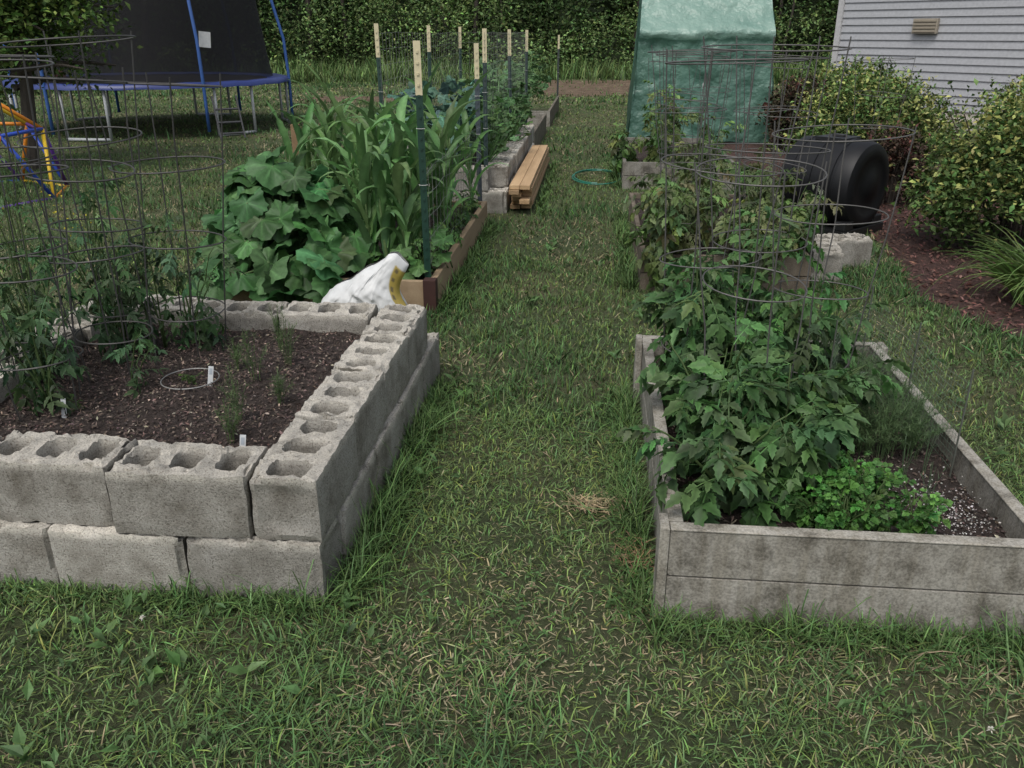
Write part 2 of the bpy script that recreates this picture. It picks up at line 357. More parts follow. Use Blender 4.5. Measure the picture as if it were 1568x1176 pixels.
fr2(.21,1.95,3.5,1500,-1,.09,.05);fr2(.3,5.2,7.4,1000,-1,.12,.06,.006);fr2(.3,9,11.2,600,-1,.13,.05,.008)
fringe(1.3,1.94,.2,1.94,1300,.08);fr2(1.25,1.95,3.5,800,1,.08)
fr2(-2.25,1.9,7.1,900,-1,.14)
build(G,'grass',M_grass)
Wd=MB()
n=620;x=rng.uniform(-2,3,n);y=1+rng.random(n)**1.3*5.5;k=infrus(x,y,.3)&~blocked(x,y,.03)&(fbm(x*1.5,y*1.5,31)>.40);x,y=x[k],y[k]
for xx,yy in zip(x,y):
    q=rng.integers(2,6);s=rng.uniform(.03,.07);c=jit((.11,.20,.07),q,.2,.06)
    inst(Wd,T_leaf,np.tile([xx,yy,.025],(q,1))+rng.normal(0,.008,(q,3)),rotm(rng.uniform(0,6.28,q),rng.uniform(.3,1.2,q),rng.normal(0,.4,q)),np.stack([np.full(q,s*.42),np.full(q,s),np.full(q,s)],1),c)
n=2600;x=rng.uniform(-2,3,n);y=1+rng.random(n)*3.5;k=infrus(x,y,.3)&~blocked(x,y,.03)&(fbm(x*2.2,y*2.2,41)>.55);x,y=x[k],y[k];n=len(x)
for a in(0,2.1,4.2):
    inst(Wd,T_leaf,np.stack([x,y,rng.uniform(.02,.04,n)],1),rotm(a+x*99,np.full(n,.15),np.zeros(n)),np.stack([np.full(n,.013),np.full(n,.014),np.full(n,.014)],1),jit((.09,.17,.055),n,.2,.05))
build(Wd,'lawn_weeds',M_leaf)
Fl=MB()
for xx,yy in[(1.05,1.32),(1.12,1.38),(1.0,1.47),(1.16,1.5),(.93,1.55),(.88,1.38),(1.2,1.6),(-1.15,1.75),(1.08,1.24),(.8,1.3),(.97,1.25)]:
    q=26;inst(Fl,T_leaf,np.tile([xx,yy,.06],(q,1)),rotm(rng.uniform(0,6.28,q),rng.uniform(-.3,1.5,q),np.zeros(q)),np.stack([np.full(q,.003),np.full(q,.010),np.full(q,.010)],1),jit((.7,.68,.6),q,.1,.03))
    tube(Fl,[(xx,yy,0),(xx,yy,.06)],.001,(.06,.1,.03),3)
build(Fl,'clover_flowers',M_plain)
St=MB();n=240
p=np.stack([rng.normal(.04,.05,n)+rng.normal(0,.03,n),rng.normal(2.50,.03,n),rng.uniform(.02,.045,n)],1)
inst(St,T_tri,p,rotm(rng.uniform(0,6.28,n),rng.normal(.1,.3,n),rng.normal(0,.4,n)),np.stack([np.full(n,.004),rng.uniform(.02,.07,n),np.full(n,.02)],1),jit((.42,.33,.19),n,.3,.05))
n=130;p=np.stack([rng.normal(.17,.03,n),rng.normal(2.22,.05,n),rng.uniform(.015,.04,n)],1)
inst(St,T_tri,p,rotm(rng.uniform(0,6.28,n),rng.normal(.1,.3,n),rng.normal(0,.4,n)),np.stack([np.full(n,.004),rng.uniform(.02,.06,n),np.full(n,.02)],1),jit((.28,.18,.10),n,.25,.05))
build(St,'dry_straw',M_plain)
def blob(name,cx,cy,rx,ry,mat,z):
    mb=MB();th=np.linspace(0,2*pi,60,endpoint=False);r=.8+.35*vn(np.cos(th)*3+9,np.sin(th)*3+9,3)
    v=[(cx,cy,z)]+[(cx+rx*r[i]*math.cos(t),cy+ry*r[i]*math.sin(t),z) for i,t in enumerate(th)]
    mb.add(v,[(0,1+i,1+(i+1)%60) for i in range(60)],(1,1,1));build(mb,name,mat)
for d in DP: blob('dirt_patch',*d,M_dirt,.004)
mb=MB();ys=np.linspace(3.9,17,90);v=[];
for yy in ys: v+=[(float(mulch_edge(np.array(yy)))+.05*math.sin(yy*9),yy,.006),(7,yy,.03)]
t=[]
for i in range(89): t+=[(2*i,2*i+1,2*i+3),(2*i,2*i+3,2*i+2)]
mb.add(v,t,(1,1,1));build(mb,'mulch_bed',M_mulch)
mb=MB();n=9000;y=rng.uniform(4,10,n);x=mulch_edge(y)+rng.uniform(-.05,2.6,n)
inst(mb,T_leaf,np.stack([x,y,rng.uniform(.01,.035,n)],1),rotm(rng.uniform(0,6.28,n),rng.normal(0,.4,n),rng.normal(0,.5,n)),np.stack([rng.uniform(.01,.02,n),rng.uniform(.02,.06,n),np.full(n,.02)],1),jit((.14,.068,.055),n,.4,.08));build(mb,'mulch_chips',M_chip)
# ---------------------------------------------------------------- cinder blocks
def block_mesh(seed,L=.393,W=.193,H=.196):
    r=np.random.default_rng(seed);bm=bmesh.new();cw=L/3
    per=[]
    nx,ny=8,10
    for i in range(nx): per.append((-cw/2+cw*i/nx,-W/2))
    for i in range(ny): per.append((cw/2,-W/2+W*i/ny))
    for i in range(nx): per.append((cw/2-cw*i/nx,W/2))
    for i in range(ny): per.append((-cw/2,W/2-W*i/ny))
    per=np.array(per);K=len(per)
    rows=10
    for c in range(3):
        cx=(c-1)*cw
        a=np.arctan2(per[:,1]/W,per[:,0]/cw)
        hx,hy=.043+r.uniform(-.004,.004),.060+r.uniform(-.006,.004)
        e=r.uniform(.5,.8);hole=np.stack([hx*np.sign(np.cos(a))*np.abs(np.cos(a))**e,hy*np.sign(np.sin(a))*np.abs(np.sin(a))**e],1)
        rings=[]
        for f in(0,.25,.5,.75,1):
            p=per*(1-f)+hole*f;rings.append([bm.verts.new((cx+q[0],q[1],H)) for q in p])
        for k in range(4):
            for i in range(K):
                j=(i+1)%K;bm.faces.new((rings[k][i],rings[k][j],rings[k+1][j],rings[k+1][i]))
        prev=rings[4]
        fill=r.choice([.12,.12,.09,.06])
        for d in(.012,.03,fill*.8,fill):
            cur=[bm.verts.new((cx+q[0]*(1-.2*d/.12),q[1]*(1-.2*d/.12),H-d)) for q in hole]
            for i in range(K):
                j=(i+1)%K;bm.faces.new((prev[i],prev[j],cur[j],cur[i]))
            prev=cur
        bm.faces.new(prev)
        for i in range(K):
            j=(i+1)%K
            mx=(per[i]+per[j])/2
            ext=abs(abs(mx[1])-W/2)<1e-6 or (c==0 and mx[0]<-cw/2+1e-6) or (c==2 and mx[0]>cw/2-1e-6)
            if not ext: continue
            pa=bm.verts.new((cx+per[i][0],per[i][1],H));pb=bm.verts.new((cx+per[j][0],per[j][1],H))
            for q in range(1,rows+1):
                z=H*(1-q/rows);ca=bm.verts.new((cx+per[i][0],per[i][1],z));cb=bm.verts.new((cx+per[j][0],per[j][1],z))
                bm.faces.new((pa,pb,cb,ca));pa,pb=ca,cb
    bmesh.ops.remove_doubles(bm,verts=bm.verts,dist=.0004)
    bmesh.ops.recalc_face_normals(bm,faces=bm.faces)
    for v in bm.verts:
        x,y,z=v.co;o=seed*13.1
        top=z>H-.001
        ex=L/2-abs(x);ey=W/2-abs(y);ez=min(z,H-z)
        near=sorted((ex,ey,ez))
        if near[1]<.012:
            k=.002+ .032*max(0,float(vn(x*26+o,y*26+z*21,seed))-.58)*(1.6 if top else 1)
            if ex<.012: v.co.x-=math.copysign(k,x)
            if ey<.012: v.co.y-=math.copysign(k,y)
            if ez<.012 and top: v.co.z-=k
        if top:
            v.co.z+=(float(vn(x*55+o,y*55,seed))-.5)*.011+(float(vn(x*120+o,y*120,seed+1))-.5)*.010
            if ex>.02 and ey>.012: v.co.x+=(float(vn(x*60,y*60+o,5))-.5)*.013;v.co.y+=(float(vn(x*60+9,y*60+o,6))-.5)*.013
        elif ex<.001:
            v.co.x+=(float(vn(y*30+o,z*30,3))-.5)*.004
            if abs(y)<.065 and .03<z<.165: v.co.x-=math.copysign(.010,x)
        elif ey<.001: v.co.y+=(float(vn(x*30+o,z*30,3))-.5)*.003
    me=bpy.data.meshes.new('cinder_block_mesh');bm.to_mesh(me);bm.free();me.materials.append(M_conc)
    for p in me.polygons:p.use_smooth=True
    me.set_sharp_from_angle(angle=math.radians(35))
    return me
BM=[block_mesh(s) for s in range(9)]
bcount=0
def blk(par,x,y,z,ang,j=.006):
    global bcount
    o=bpy.data.objects.new('block_%d'%bcount,BM[(bcount*4)%9]);bcount+=1;sc.collection.objects.link(o);o.parent=par
    o.location=(x+random.uniform(-j,j),y+random.uniform(-j,j),z);o.rotation_euler=(random.uniform(-.008,.008),random.uniform(-.008,.008),math.radians(ang)+random.uniform(-.018,.018)+(pi if random.random()<.5 else 0))
bed=empty('cinder_block_bed')
for i in range(4): blk(bed,-.905-.4*i,2.03,0,0)
for i in range(4): blk(bed,-.79,2.33+.4*i,0,90)
for i in range(3): blk(bed,-1.08-.4*i,3.45,0,0)
for i in range(4): blk(bed,-2.14,2.28+.4*i,0,90)
for i in range(4): blk(bed,-.80,2.13+.4*i,.2,90)
for i in range(3): blk(bed,-1.105-.403*i,2.035+(.0,.025,-.0)[i],.2,0)
for i in range(3): blk(bed,-1.11-.4*i,3.44+(0,-.02,.03)[i],.2,0)
for i in range(4): blk(bed,-2.13+(.02 if i%2 else 0),2.12+.4*i,.2,90,.02)
def soil(name,x0,x1,y0,y1,z,par,chips,amp=.03,mat=None):
    nx,ny=int((x1-x0)/.02)+2,int((y1-y0)/.02)+2
    X,Y=np.meshgrid(np.linspace(x0,x1,nx),np.linspace(y0,y1,ny));Z=z+amp*(fbm(X*5,Y*5,3)-.5)*2+.012*(vn(X*40,Y*40,4)-.5)
    mb=MB();mb.add(np.stack([X.ravel(),Y.ravel(),Z.ravel()],1),grid(nx,ny),(1,1,1));build(mb,name,M_soil,par,True)
    mb=MB();n=chips;x=rng.uniform(x0,x1,n);y=rng.uniform(y0,y1,n);zz=z+amp*(fbm(x*5,y*5,3)-.5)*2+.006
    c=jit((.10,.072,.06),n,.5,.06);k=rng.random(n)<.06;c[k]=jit((.34,.28,.22),int(k.sum()),.4,.06)
    inst(mb,T_leaf,np.stack([x,y,zz],1),rotm(rng.uniform(0,6.28,n),rng.normal(0,.45,n),rng.normal(0,.5,n)),np.stack([rng.uniform(.003,.009,n),rng.uniform(.006,.022,n),np.full(n,.01)],1),c)
    build(mb,name+'_chips',M_chip,par)
soil('soil',-2.05,-.88,2.1,3.37,.315,bed,12000)
# ---------------------------------------------------------------- wooden beds
def boards_bed(name,x0,x1,y0,y1,hs,th,mat,col,posts=None):
    e=empty(name);z=0;mb=MB()
    for k,h in enumerate(hs):
        c=np.array(col)*random.uniform(.9,1.05)
        box(mb,x0,x1,y0,y0+th,z,z+h-.006,c);box(mb,x0,x1,y1-th,y1,z,z+h-.006,c*.95)
        box(mb,x0,x0+th,y0+th+.002,y1-th-.002,z,z+h-.006,c*1.03);box(mb,x1-th,x1,y0+th+.002,y1-th-.002,z,z+h-.006,c*.97);z+=h
    build(mb,'boards',mat,e,False,.005)
    return e
rb=boards_bed('wooden_raised_bed',.24,1.22,1.96,3.52,(.14,.145),.034,M_grey,(1,1,1))
mb=MB()
for x in(.212,1.222):
    for y in(1.955,3.44,):
        box(mb,x,x+.026,y,y+.08,-.02,.292,(1.2,1.2,1.2))
build(mb,'corner_posts',M_grey,rb,False,.006)
mb=MB()
box(mb,.24,1.22,1.957,1.997,.2805,.287,(1.3,1.3,1.3));box(mb,.237,.277,2.0,3.48,.2805,.287,(1.3,1.3,1.3));box(mb,1.183,1.223,2.0,3.48,.2805,.287,(1.3,1.3,1.3));box(mb,.24,1.22,3.483,3.523,.2805,.287,(1.3,1.3,1.3))
build(mb,'top_caps',M_grey,rb,False,.003)
soil('soil',.275,1.19,1.995,3.485,.20,rb,7000)
mb=MB();n=650;x=rng.normal(1.05,.065,n);y=rng.normal(2.22,.12,n);k=(x<1.18)&(y>2.0);x,y=x[k],y[k];n=len(x)
inst(mb,T_leaf,np.stack([x,y,np.full(n,.222)],1),rotm(rng.uniform(0,6.28,n),rng.normal(0,.4,n),rng.normal(0,.5,n)),rng.uniform(.003,.008,n),jit((.45,.43,.41),n,.35,.03));build(mb,'perlite',M_plain,rb)
cb=boards_bed('wooden_raised_bed',-2.2,-.87,4.6,7.1,(.20,),.04,M_pine,(.75,.75,.75))
mb=MB();box(mb,-.935,-.862,4.59,4.66,-.02,.205,(.05,.02,.015));build(mb,'corner_bracket',M_plain,cb,False,.004)
soil('soil',-2.16,-.91,4.64,7.06,.15,cb,1500)
b2=boards_bed('wooden_raised_bed',.32,1.35,5.2,7.4,(.12,.12),.034,M_grey,(.6,.52,.45));soil('soil',.36,1.31,5.24,7.36,.2,b2,600)
b3=boards_bed('wooden_raised_bed',.31,1.45,8.96,11.2,(.14,.14),.034,M_grey,(.9,.9,.9));soil('soil',.35,1.41,9,11.16,.22,b3,300)
fb=empty('cinder_block_bed')
for zc in(0,.2):
    for i in range(3): blk(fb,-.97-.4*i-.15*(zc>0),7.66,zc,0)
    for i in range(9): blk(fb,-.86,7.98+.4*i-(.2 if zc==0 else 0),zc,90,.012)
    for i in range(9): blk(fb,-1.95,7.98+.4*i,zc,90,.012)
mb=MB();box(mb,-.82,-.78,11.6,14.4,0,.28,(.7,.65,.6));box(mb,-1.95,-1.91,11.6,14.4,0,.28,(.7,.65,.6));box(mb,-1.95,-.78,14.41,14.45,0,.28);box(mb,-.80,-.76,15.2,18.9,0,.26,(.7,.65,.6));box(mb,-1.95,-1.91,15.2,18.9,0,.26);box(mb,-1.95,-.76,15.15,15.19,0,.26)
build(mb,'boards',M_grey,fb,False,.005);soil('soil',-1.86,-.95,7.75,11.5,.33,fb,200)
wb=empty('cinder_block_pile');blk(wb,1.55,5.72,0,86);blk(wb,1.72,6.0,0,15)
lm=MB();le=empty('lumber_stack')
for zi in range(6):
    for xi in range(2):
        x0=-.725+xi*.102+random.uniform(-.012,.012);y0=7.55+random.uniform(-.08,.22)
        box(lm,x0,x0+.089,y0,y0+2.9,.02+zi*.0415,.02+zi*.0415+.037,np.array((1,.93,.85))*random.choice((.8,.95,1.1,1.25)))
build(lm,'planks',M_pine,le,False,.003)
# ---------------------------------------------------------------- posts + wire
def tpost(x,y,z0,H,body=(.012,.045,.03),top=(.62,.55,.36),topl=.27,name='fence_post'):
    mb=MB();lean=(random.uniform(-.02,.02),random.uniform(-.01,.01))
    def sec(za,zb,c):
        for (a,b,c0,d) in((-.019,.019,-.003,.003),(-.003,.003,.0035,.03)):
            v=[];
            for z in(za,zb):
                ox,oy=x+lean[0]*(z-z0),y+lean[1]*(z-z0)
                v+=[(ox+a,oy+c0,z),(ox+b,oy+c0,z),(ox+b,oy+d,z),(ox+a,oy+d,z)]
            mb.add(v,BT,c)
    sec(0,z0+H-topl,body);sec(z0+H-topl,z0+H,top)
    zz=z0+.1
    while zz<z0+H-.05:
        ox,oy=x+lean[0]*(zz-z0),y+lean[1]*(zz-z0);c=body if zz<z0+H-topl else top
        box(mb,ox-.006,ox+.006,oy-.009,oy-.0035,zz,zz+.012,np.array(c)*.95);zz+=.055
    for zz in(.72,1.02): ring(mb,(x+lean[0]*(zz-z0),y,zz),.024,.002,(.5,.5,.48),10,3)
    return build(mb,name,M_paint)
tpost(-.925,4.70,.2,1.26)
tpost(-.95,7.25,.2,1.22,(.06,.075,.09))
for y in(7.7,10,12.3,):
    tpost(-.95,y,.35,1.18,(.03,.05,.05));tpost(-1.86,y,.35,1.22,(.02,.05,.04))
tpost(-.8,19,.2,1.25,(.05,.06,.06))
wf=MB();gc=(.16,.17,.16)
for (xa,ya,xb,yb) in[(-.95,7.7,-.95,12.3),(-1.86,7.7,-1.86,12.3),(-1.86,12.3,-.95,12.3),(-.93,4.72,-.95,7.25)]:
    Ld=math.hypot(xb-xa,yb-ya);lo=.45 if xa!=-.93 else .25;hi=1.5 if xa!=-.93 else .8
    for z in np.arange(lo,hi,.13): 
        s=np.linspace(0,1,8);tube(wf,np.stack([xa+(xb-xa)*s+.015*np.sin(s*20+z*9),ya+(yb-ya)*s,z+.012*np.sin(s*9)],1),.0015,gc,3)
    for d in np.arange(0,Ld,.13): f=d/Ld;tube(wf,[(xa+(xb-xa)*f,ya+(yb-ya)*f,lo),(xa+(xb-xa)*f,ya+(yb-ya)*f,hi)],.0015,gc,3)
build(wf,'wire_fence',M_wire)
nf=MB();pts=np.array([(.88,2.95),(1.0,3.2),(1.14,3.42),(1.165,3.0),(1.165,2.5)]);ds=np.concatenate([[0],np.cumsum(np.hypot(*np.diff(pts,axis=0).T))])
def np_(d): return np.interp(d,ds,pts[:,0]),np.interp(d,ds,pts[:,1])
for z in np.arange(.22,.52,.022):
    d=np.linspace(0,ds[-1],24);X_,Y_=np_(d);tube(nf,np.stack([X_,Y_,z+.012*np.sin(d*9)*(z-.2)/.3],1),.0006,(.13,.18,.13),3)
for d in np.arange(0,ds[-1],.022):
    X_,Y_=np_(d);tube(nf,[(X_,Y_,.2),(X_+.006,Y_,.51)],.0006,(.13,.18,.13),3)
for (x,y) in[(1.165,2.5),(1.14,3.42),(.88,2.95),(1.165,2.95)]: tube(nf,[(x,y,.18),(x,y,.56)],.003,(.12,.13,.11),5)
build(nf,'garden_netting',M_wire)
mb=MB();box(mb,-2.31,-2.25,6.55,6.61,0,.85,(.5,.45,.4));build(mb,'wooden_stake',M_pine,None,False,.004)
# ---------------------------------------------------------------- tomato cages
def cage(x,y,z0,H=1.12,r0=.11,r1=.225,rings=4,nv=4,col=(.12,.115,.11),wr=.0025):
    mb=MB();tx,ty=random.uniform(-.05,.05),random.uniform(-.05,.05)
    for k in range(rings):
        f=(k+.6)/(rings-.4) if rings>1 else 1
        z=z0+H*f;r=r0+(r1-r0)*f
        ring(mb,(x+tx*f,y+ty*f,z),r,wr,col,30,4,.05,(random.uniform(-.08,.08),random.uniform(-.08,.08)))
    a0=random.uniform(0,6)
    for i in range(nv):
        a=a0+i*2*pi/nv;s=np.linspace(-.12,1.03,7);r=r0+(r1-r0)*s
        tube(mb,np.stack([x+tx*s+r*math.cos(a)+rng.normal(0,.003,7),y+ty*s+r*math.sin(a)+rng.normal(0,.003,7),z0+H*s],1),wr,col,4)
    build(mb,'tomato_cage',M_wire)
for c in[(-1.82,2.5,.31,1.1,.12,.22,4,4),(-1.86,3.05,.31,1.16,.12,.23,4,4),(-1.60,3.12,.31,1.02,.13,.22,4,4),(-1.97,2.72,.31,1.12,.1,.2,4,4),(-1.72,2.8,.31,1.05,.12,.2,4,4)]: cage(*c,col=(.07,.068,.065),wr=.003)
for c in[(.42,3.1,.21,1.2,.12,.24,4,4),(.83,3.05,.21,.98,.12,.22,4,4),(.55,2.65,.21,.9,.12,.2,3,4),(.66,3.3,.21,1.24,.12,.25,4,5)]: cage(*c)
for c in[(.6,5.5),(1.15,5.6),(.65,6.4),(1.2,6.5),(.7,7.1),(.75,9.4),(1.2,9.5),(2.6,8.5)]: cage(c[0],c[1],.2,random.uniform(1.0,1.3),.13,.25,4,4,wr=.0025)
mb=MB();ring(mb,(-1.42,2.72,.345),.10,.0022,(.25,.25,.24),30);build(mb,'wire_hoop',M_wire)
mb=MB();th=np.linspace(0,11,50);tube(mb,np.stack([.05+.28*np.cos(th)*(1-.01*th),9.5+.5*np.sin(th),.03+.002*th],1),.007,(.03,.20,.14),6);build(mb,'garden_hose',M_paint)
for (x,y,z,a) in[(-1.02,2.2,.335,.2),(-1.72,2.42,.33,-.1),(-1.36,2.75,.33,.3),(1.08,3.2,.22,.1),(.32,2.06,.22,.2)]:
    mb=MB();M=rotm([a],[-.25],[a*.5])[0];box(mb,-.009,.009,-.001,.001,-.03,.05,(.6,.62,.62),M,(x,y,z));box(mb,-.005,.005,-.0016,-.0012,.02,.042,(.38,.42,.46),M,(x,y,z));build(mb,'plant_label',M_plain,None,False,.0005)
# ---------------------------------------------------------------- plants
def tomato(name,x,y,z0,H,spread,nb,nl,size,col,tpl=T_tom,pit=(-.9,.3),stemc=(.09,.14,.05),ha=.1,floor=None,up=1.,mat=None,bend=.35):
    mb=MB();P=[];Y=[];PT=[];S=[]
    for b in range(nb):
        a=rng.uniform(0,2*pi);L=H*rng.uniform(.65,1.05);sp=spread*rng.uniform(.1,1.)**.7
        s=np.linspace(0,1,8);px=x+math.cos(a)*sp*s**1.2+rng.normal(0,.006,8);py=y+math.sin(a)*sp*s**1.2+rng.normal(0,.006,8)
        pz=z0+L*(1-(1-s)**(1.3*up))*(1-bend*(sp/spread)**2)
        tube(mb,np.stack([px,py,pz],1),np.linspace(.006,.002,8)*max(.6,size*5),stemc,5)
        for i in range(nl):
            f=rng.uniform(.12,1);k=f*7;i0=min(6,int(k));fr=k-i0
            P.append((px[i0]*(1-fr)+px[i0+1]*fr,py[i0]*(1-fr)+py[i0+1]*fr,pz[i0]*(1-fr)+pz[i0+1]*fr));Y.append(a-pi/2+rng.normal(0,1.3));PT.append(rng.uniform(*pit)+ (f-.5)*.9);S.append(size*rng.uniform(.6,1.15)*(1.15-.45*f))
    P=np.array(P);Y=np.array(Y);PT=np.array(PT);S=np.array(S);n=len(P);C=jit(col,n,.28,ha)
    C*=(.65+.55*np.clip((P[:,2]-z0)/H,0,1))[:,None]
    R=rotm(Y,PT,rng.normal(0,.35,n));w=rng.integers(0,len(tpl),n)
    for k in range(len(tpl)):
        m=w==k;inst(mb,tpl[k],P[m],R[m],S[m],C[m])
    return build(mb,name,mat or M_leaf,None,True)
GT=(.082,.165,.056);GD=(.068,.132,.052)
for (x,y,H,sp,nb,nl,s) in[(.42,2.28,.42,.24,10,13,.22),(.45,2.62,.48,.26,11,13,.22),(.75,2.75,.42,.22,9,12,.21),(.42,3.05,.62,.25,11,13,.21),(.8,3.15,.54,.22,9,11,.2),(.62,3.35,.74,.25,10,12,.2),(.62,2.45,.36,.2,6,10,.2)]:
    tomato('tomato_plant',x,y,.2,H,sp,nb,nl,s,GT)
for (x,y,H,sp,nb,nl,s) in[(-1.82,2.5,.55,.2,6,10,.15),(-1.86,3.05,.72,.24,8,11,.16),(-1.6,3.15,.55,.2,6,9,.15),(-2.0,2.75,.7,.22,8,10,.15),(-1.62,2.68,.25,.12,3,6,.12),(-2.05,3.3,.8,.25,8,10,.15)]:
    tomato('tomato_plant',x,y,.31,H,sp,nb,nl,s,GD,T_tomn)
for (x,y,H) in[(-1.85,2.55,.85),(-1.9,3.0,.95),(-1.7,3.1,.75),(-2.05,2.85,.95)]:
    tomato('tomato_plant',x,y,.31,H,.1,3,9,.10,GD,T_tomn,bend=.05)
for (x,y,H,sp,nb) in[(.45,5.2,.5,.3,11),(.95,5.2,.5,.33,12),(.6,5.75,.62,.35,12),(1.25,5.55,.5,.3,10),(.65,6.3,.62,.35,10),(1.2,6.4,.6,.3,10),(.8,7.0,.6,.3,9)]:
    tomato('tomato_plant',x,y,.2,H,sp,nb,12,.2,(.125,.175,.065),T_tom,ha=.13,pit=(-1.1,.1))
for (x,y,H,sp,nb) in[(.7,9.2,.85,.35,11),(1.2,9.4,.6,.3,8),(.8,10.3,.7,.3,8),(.35,9.4,.4,.2,7)]:
    tomato('tomato_plant',x,y,.22,H,sp,nb,10,.2,(.12,.195,.06),ha=.14)
for (x,y) in[(.72,2.08),(.80,2.14),(.88,2.06),(.76,2.24),(.66,2.16),(.82,2.3)]:
    tomato('parsley_plant',x,y,.2,.19,.11,14,7,.055,(.08,.195,.045),T_par,(-.2,.8))
def wispy(name,x,y,z0,H,n,col,sp=.05,seg=14,fil=.03):
    mb=MB()
    for b in range(n):
        a=rng.uniform(0,6.28);d=rng.uniform(0,sp);s=np.linspace(0,1,6);h=H*rng.uniform(.6,1)
        p=np.stack([x+math.cos(a)*(d*.3+d*s**2),y+math.sin(a)*(d*.3+d*s**2),z0+h*(s-.25*(d/max(sp,.01))*s**3)],1);tube(mb,p,.0009,col,3)
        q=seg;f=rng.uniform(.3,1,q);PP=np.stack([np.interp(f,s,p[:,i]) for i in range(3)],1)
        inst(mb,T_tri,PP,rotm(rng.uniform(0,6.28,q),rng.uniform(-.2,1.0,q),np.zeros(q)),np.stack([np.full(q,.0022),np.full(q,fil),np.full(q,fil)],1),jit(col,q,.2,.05))
    build(mb,name,M_leaf)
for (x,y,h) in[(-1.12,2.42,.24),(-1.1,2.3,.19),(-1.2,2.78,.24),(-1.14,2.95,.24),(-1.22,3.1,.24),(-1.05,2.6,.13),(-1.32,2.9,.14)]: wispy('dill_plant',x,y,.31,h,9,(.095,.15,.055),.05,28)
for i in range(34): wispy('carrot_plant',rng.uniform(.86,1.12),rng.uniform(2.5,3.4),.2,rng.uniform(.16,.27),12,(.11,.18,.075),.12,40,.028)
for (x,y) in[(1.0,2.25),(1.08,2.5),(1.12,2.75),(.98,2.4)]: wispy('onion_plant',x,y,.2,.22,6,(.09,.14,.075),.03,3)
tomato('seedling',-1.42,2.74,.32,.05,.04,4,4,.035,(.08,.16,.04));tomato('seedling',-1.74,2.5,.32,.06,.05,5,4,.04,(.08,.16,.04))
mb=MB();n=90;i=rng.integers(0,3,n);c0=np.array([(-2.08,2.72,.95),(-2.3,3.6,.7),(-2.2,3.3,.85)])[i]
inst(mb,T_leaf,c0+rng.normal(0,.04,(n,3)),rotm(rng.uniform(0,6.28,n),rng.uniform(0,1.5,n),np.zeros(n)),rng.uniform(.008,.013,n),jit((.6,.5,.04),n,.15,.04));build(mb,'yellow_blossoms',M_leaf)
# squash
mb=MB();sx,sy=-1.84,5.05;n=135
for k in range(n):
    a=rng.uniform(0,6.28);rho=rng.random()**.55
    px=sx+.52*rho*math.cos(a);py=sy+.45*rho*math.sin(a);pz=.26+.52*(1-rho**2.2)*rng.uniform(.45,1.1)+.03
    if k>100: pz*=.6
    if k>116: a=rng.uniform(-2.5,-.7);px=sx+.5*math.cos(a)*1.1;py=4.58-rng.uniform(0,.12);pz=rng.uniform(.12,.34)
    s=rng.uniform(.085,.155)
    R=rotm([a-pi/2+rng.normal(0,.6)],[-.1-.7*rho+rng.normal(0,.35)],[rng.normal(0,.4)])
    inst(mb,T_sq[k%5],[(px,py,pz)],R,[s],jit((.070,.165,.056),1,.30,.09))
    t=np.linspace(0,1,6);tube(mb,np.stack([sx+(px-sx)*t**1.1*1.0,sy+(py-sy)*t**1.1,.18+(pz-.18)*t**.8],1),.007,(.17,.25,.11),5)
for k in range(16):
    px=-1.42+.037*k+rng.normal(0,.03);py=4.70+rng.uniform(-.1,.5);pz=rng.uniform(.2,.38);inst(mb,T_sq[k%5],[(px,py,pz)],rotm([pi+rng.normal(0,.6)],[-.5],[rng.normal(0,.3)]),[rng.uniform(.055,.09)],jit((.095,.20,.06),1,.2,.07));tube(mb,[(px,py,pz),(px+.03,py+.12,.16)],.005,(.17,.25,.11),4)
build(mb,'squash_plant',M_leaf,None,True)
def corn(x,y,H):
    mb=MB();s=np.linspace(0,1,6);lx,ly=rng.normal(0,.03,2)
    tube(mb,np.stack([x+lx*s,y+ly*s,.15+H*.72*s],1),np.linspace(.014,.006,6),(.15,.23,.09),6)
    a=rng.uniform(0,6.28);q=8
    for i in range(q):
        f=.08+.70*i/(q-1);a+=pi+rng.normal(0,.45);Ls=H*rng.uniform(.5,.72);tp=T_corn[rng.integers(0,6)]
        inst(mb,tp,[(x+lx*f,y+ly*f,.15+H*f*.85)],rotm([a],[rng.uniform(1.1,1.45)],[rng.normal(0,.3)]),[(rng.uniform(.045,.068),Ls,Ls)],jit((.115,.225,.078),1,.25,.07))
    build(mb,'corn_plant',M_shiny,None,True)
for y in(4.88,5.1,5.35,5.62,5.9,6.18,6.46,6.74):
    for x in (np.arange(-1.32,-.98,.13) if y<5.4 else np.arange(-1.60,-.97,.19) if y<5.7 else np.arange(-2.1,-.97,.22)):
        corn(x+rng.normal(0,.03),y+rng.normal(0,.05),rng.uniform(.72,.96)*(1 if y>5.2 else .92))
for y in(4.85,5.2,5.6,6.0,6.4,6.8): tomato('bean_plant',-.98,y,.15,.26,.12,6,7,.11,(.10,.20,.06))
def leafy(name,x,y,z0,H,sp,n,s,col,ha=.08):
    mb=MB()
    for k in range(n):
        a=rng.uniform(0,6.28);rho=rng.random()**.6;px=x+sp*rho*math.cos(a);py=y+sp*rho*math.sin(a);pz=z0+H*(1-.5*rho**2)*rng.uniform(.4,1)
        inst(mb,T_sq[k%4],[(px,py,pz)],rotm([a-pi/2+rng.normal(0,.5)],[rng.uniform(-.6,.7)],[rng.normal(0,.4)]),[s*rng.uniform(.6,1.1)],jit(col,1,.25,ha))
        if k%3==0: tube(mb,[(x,y,z0),(px,py,pz)],.006,np.array(col)*1.6,4)
    build(mb,name,M_leaf,None,True)
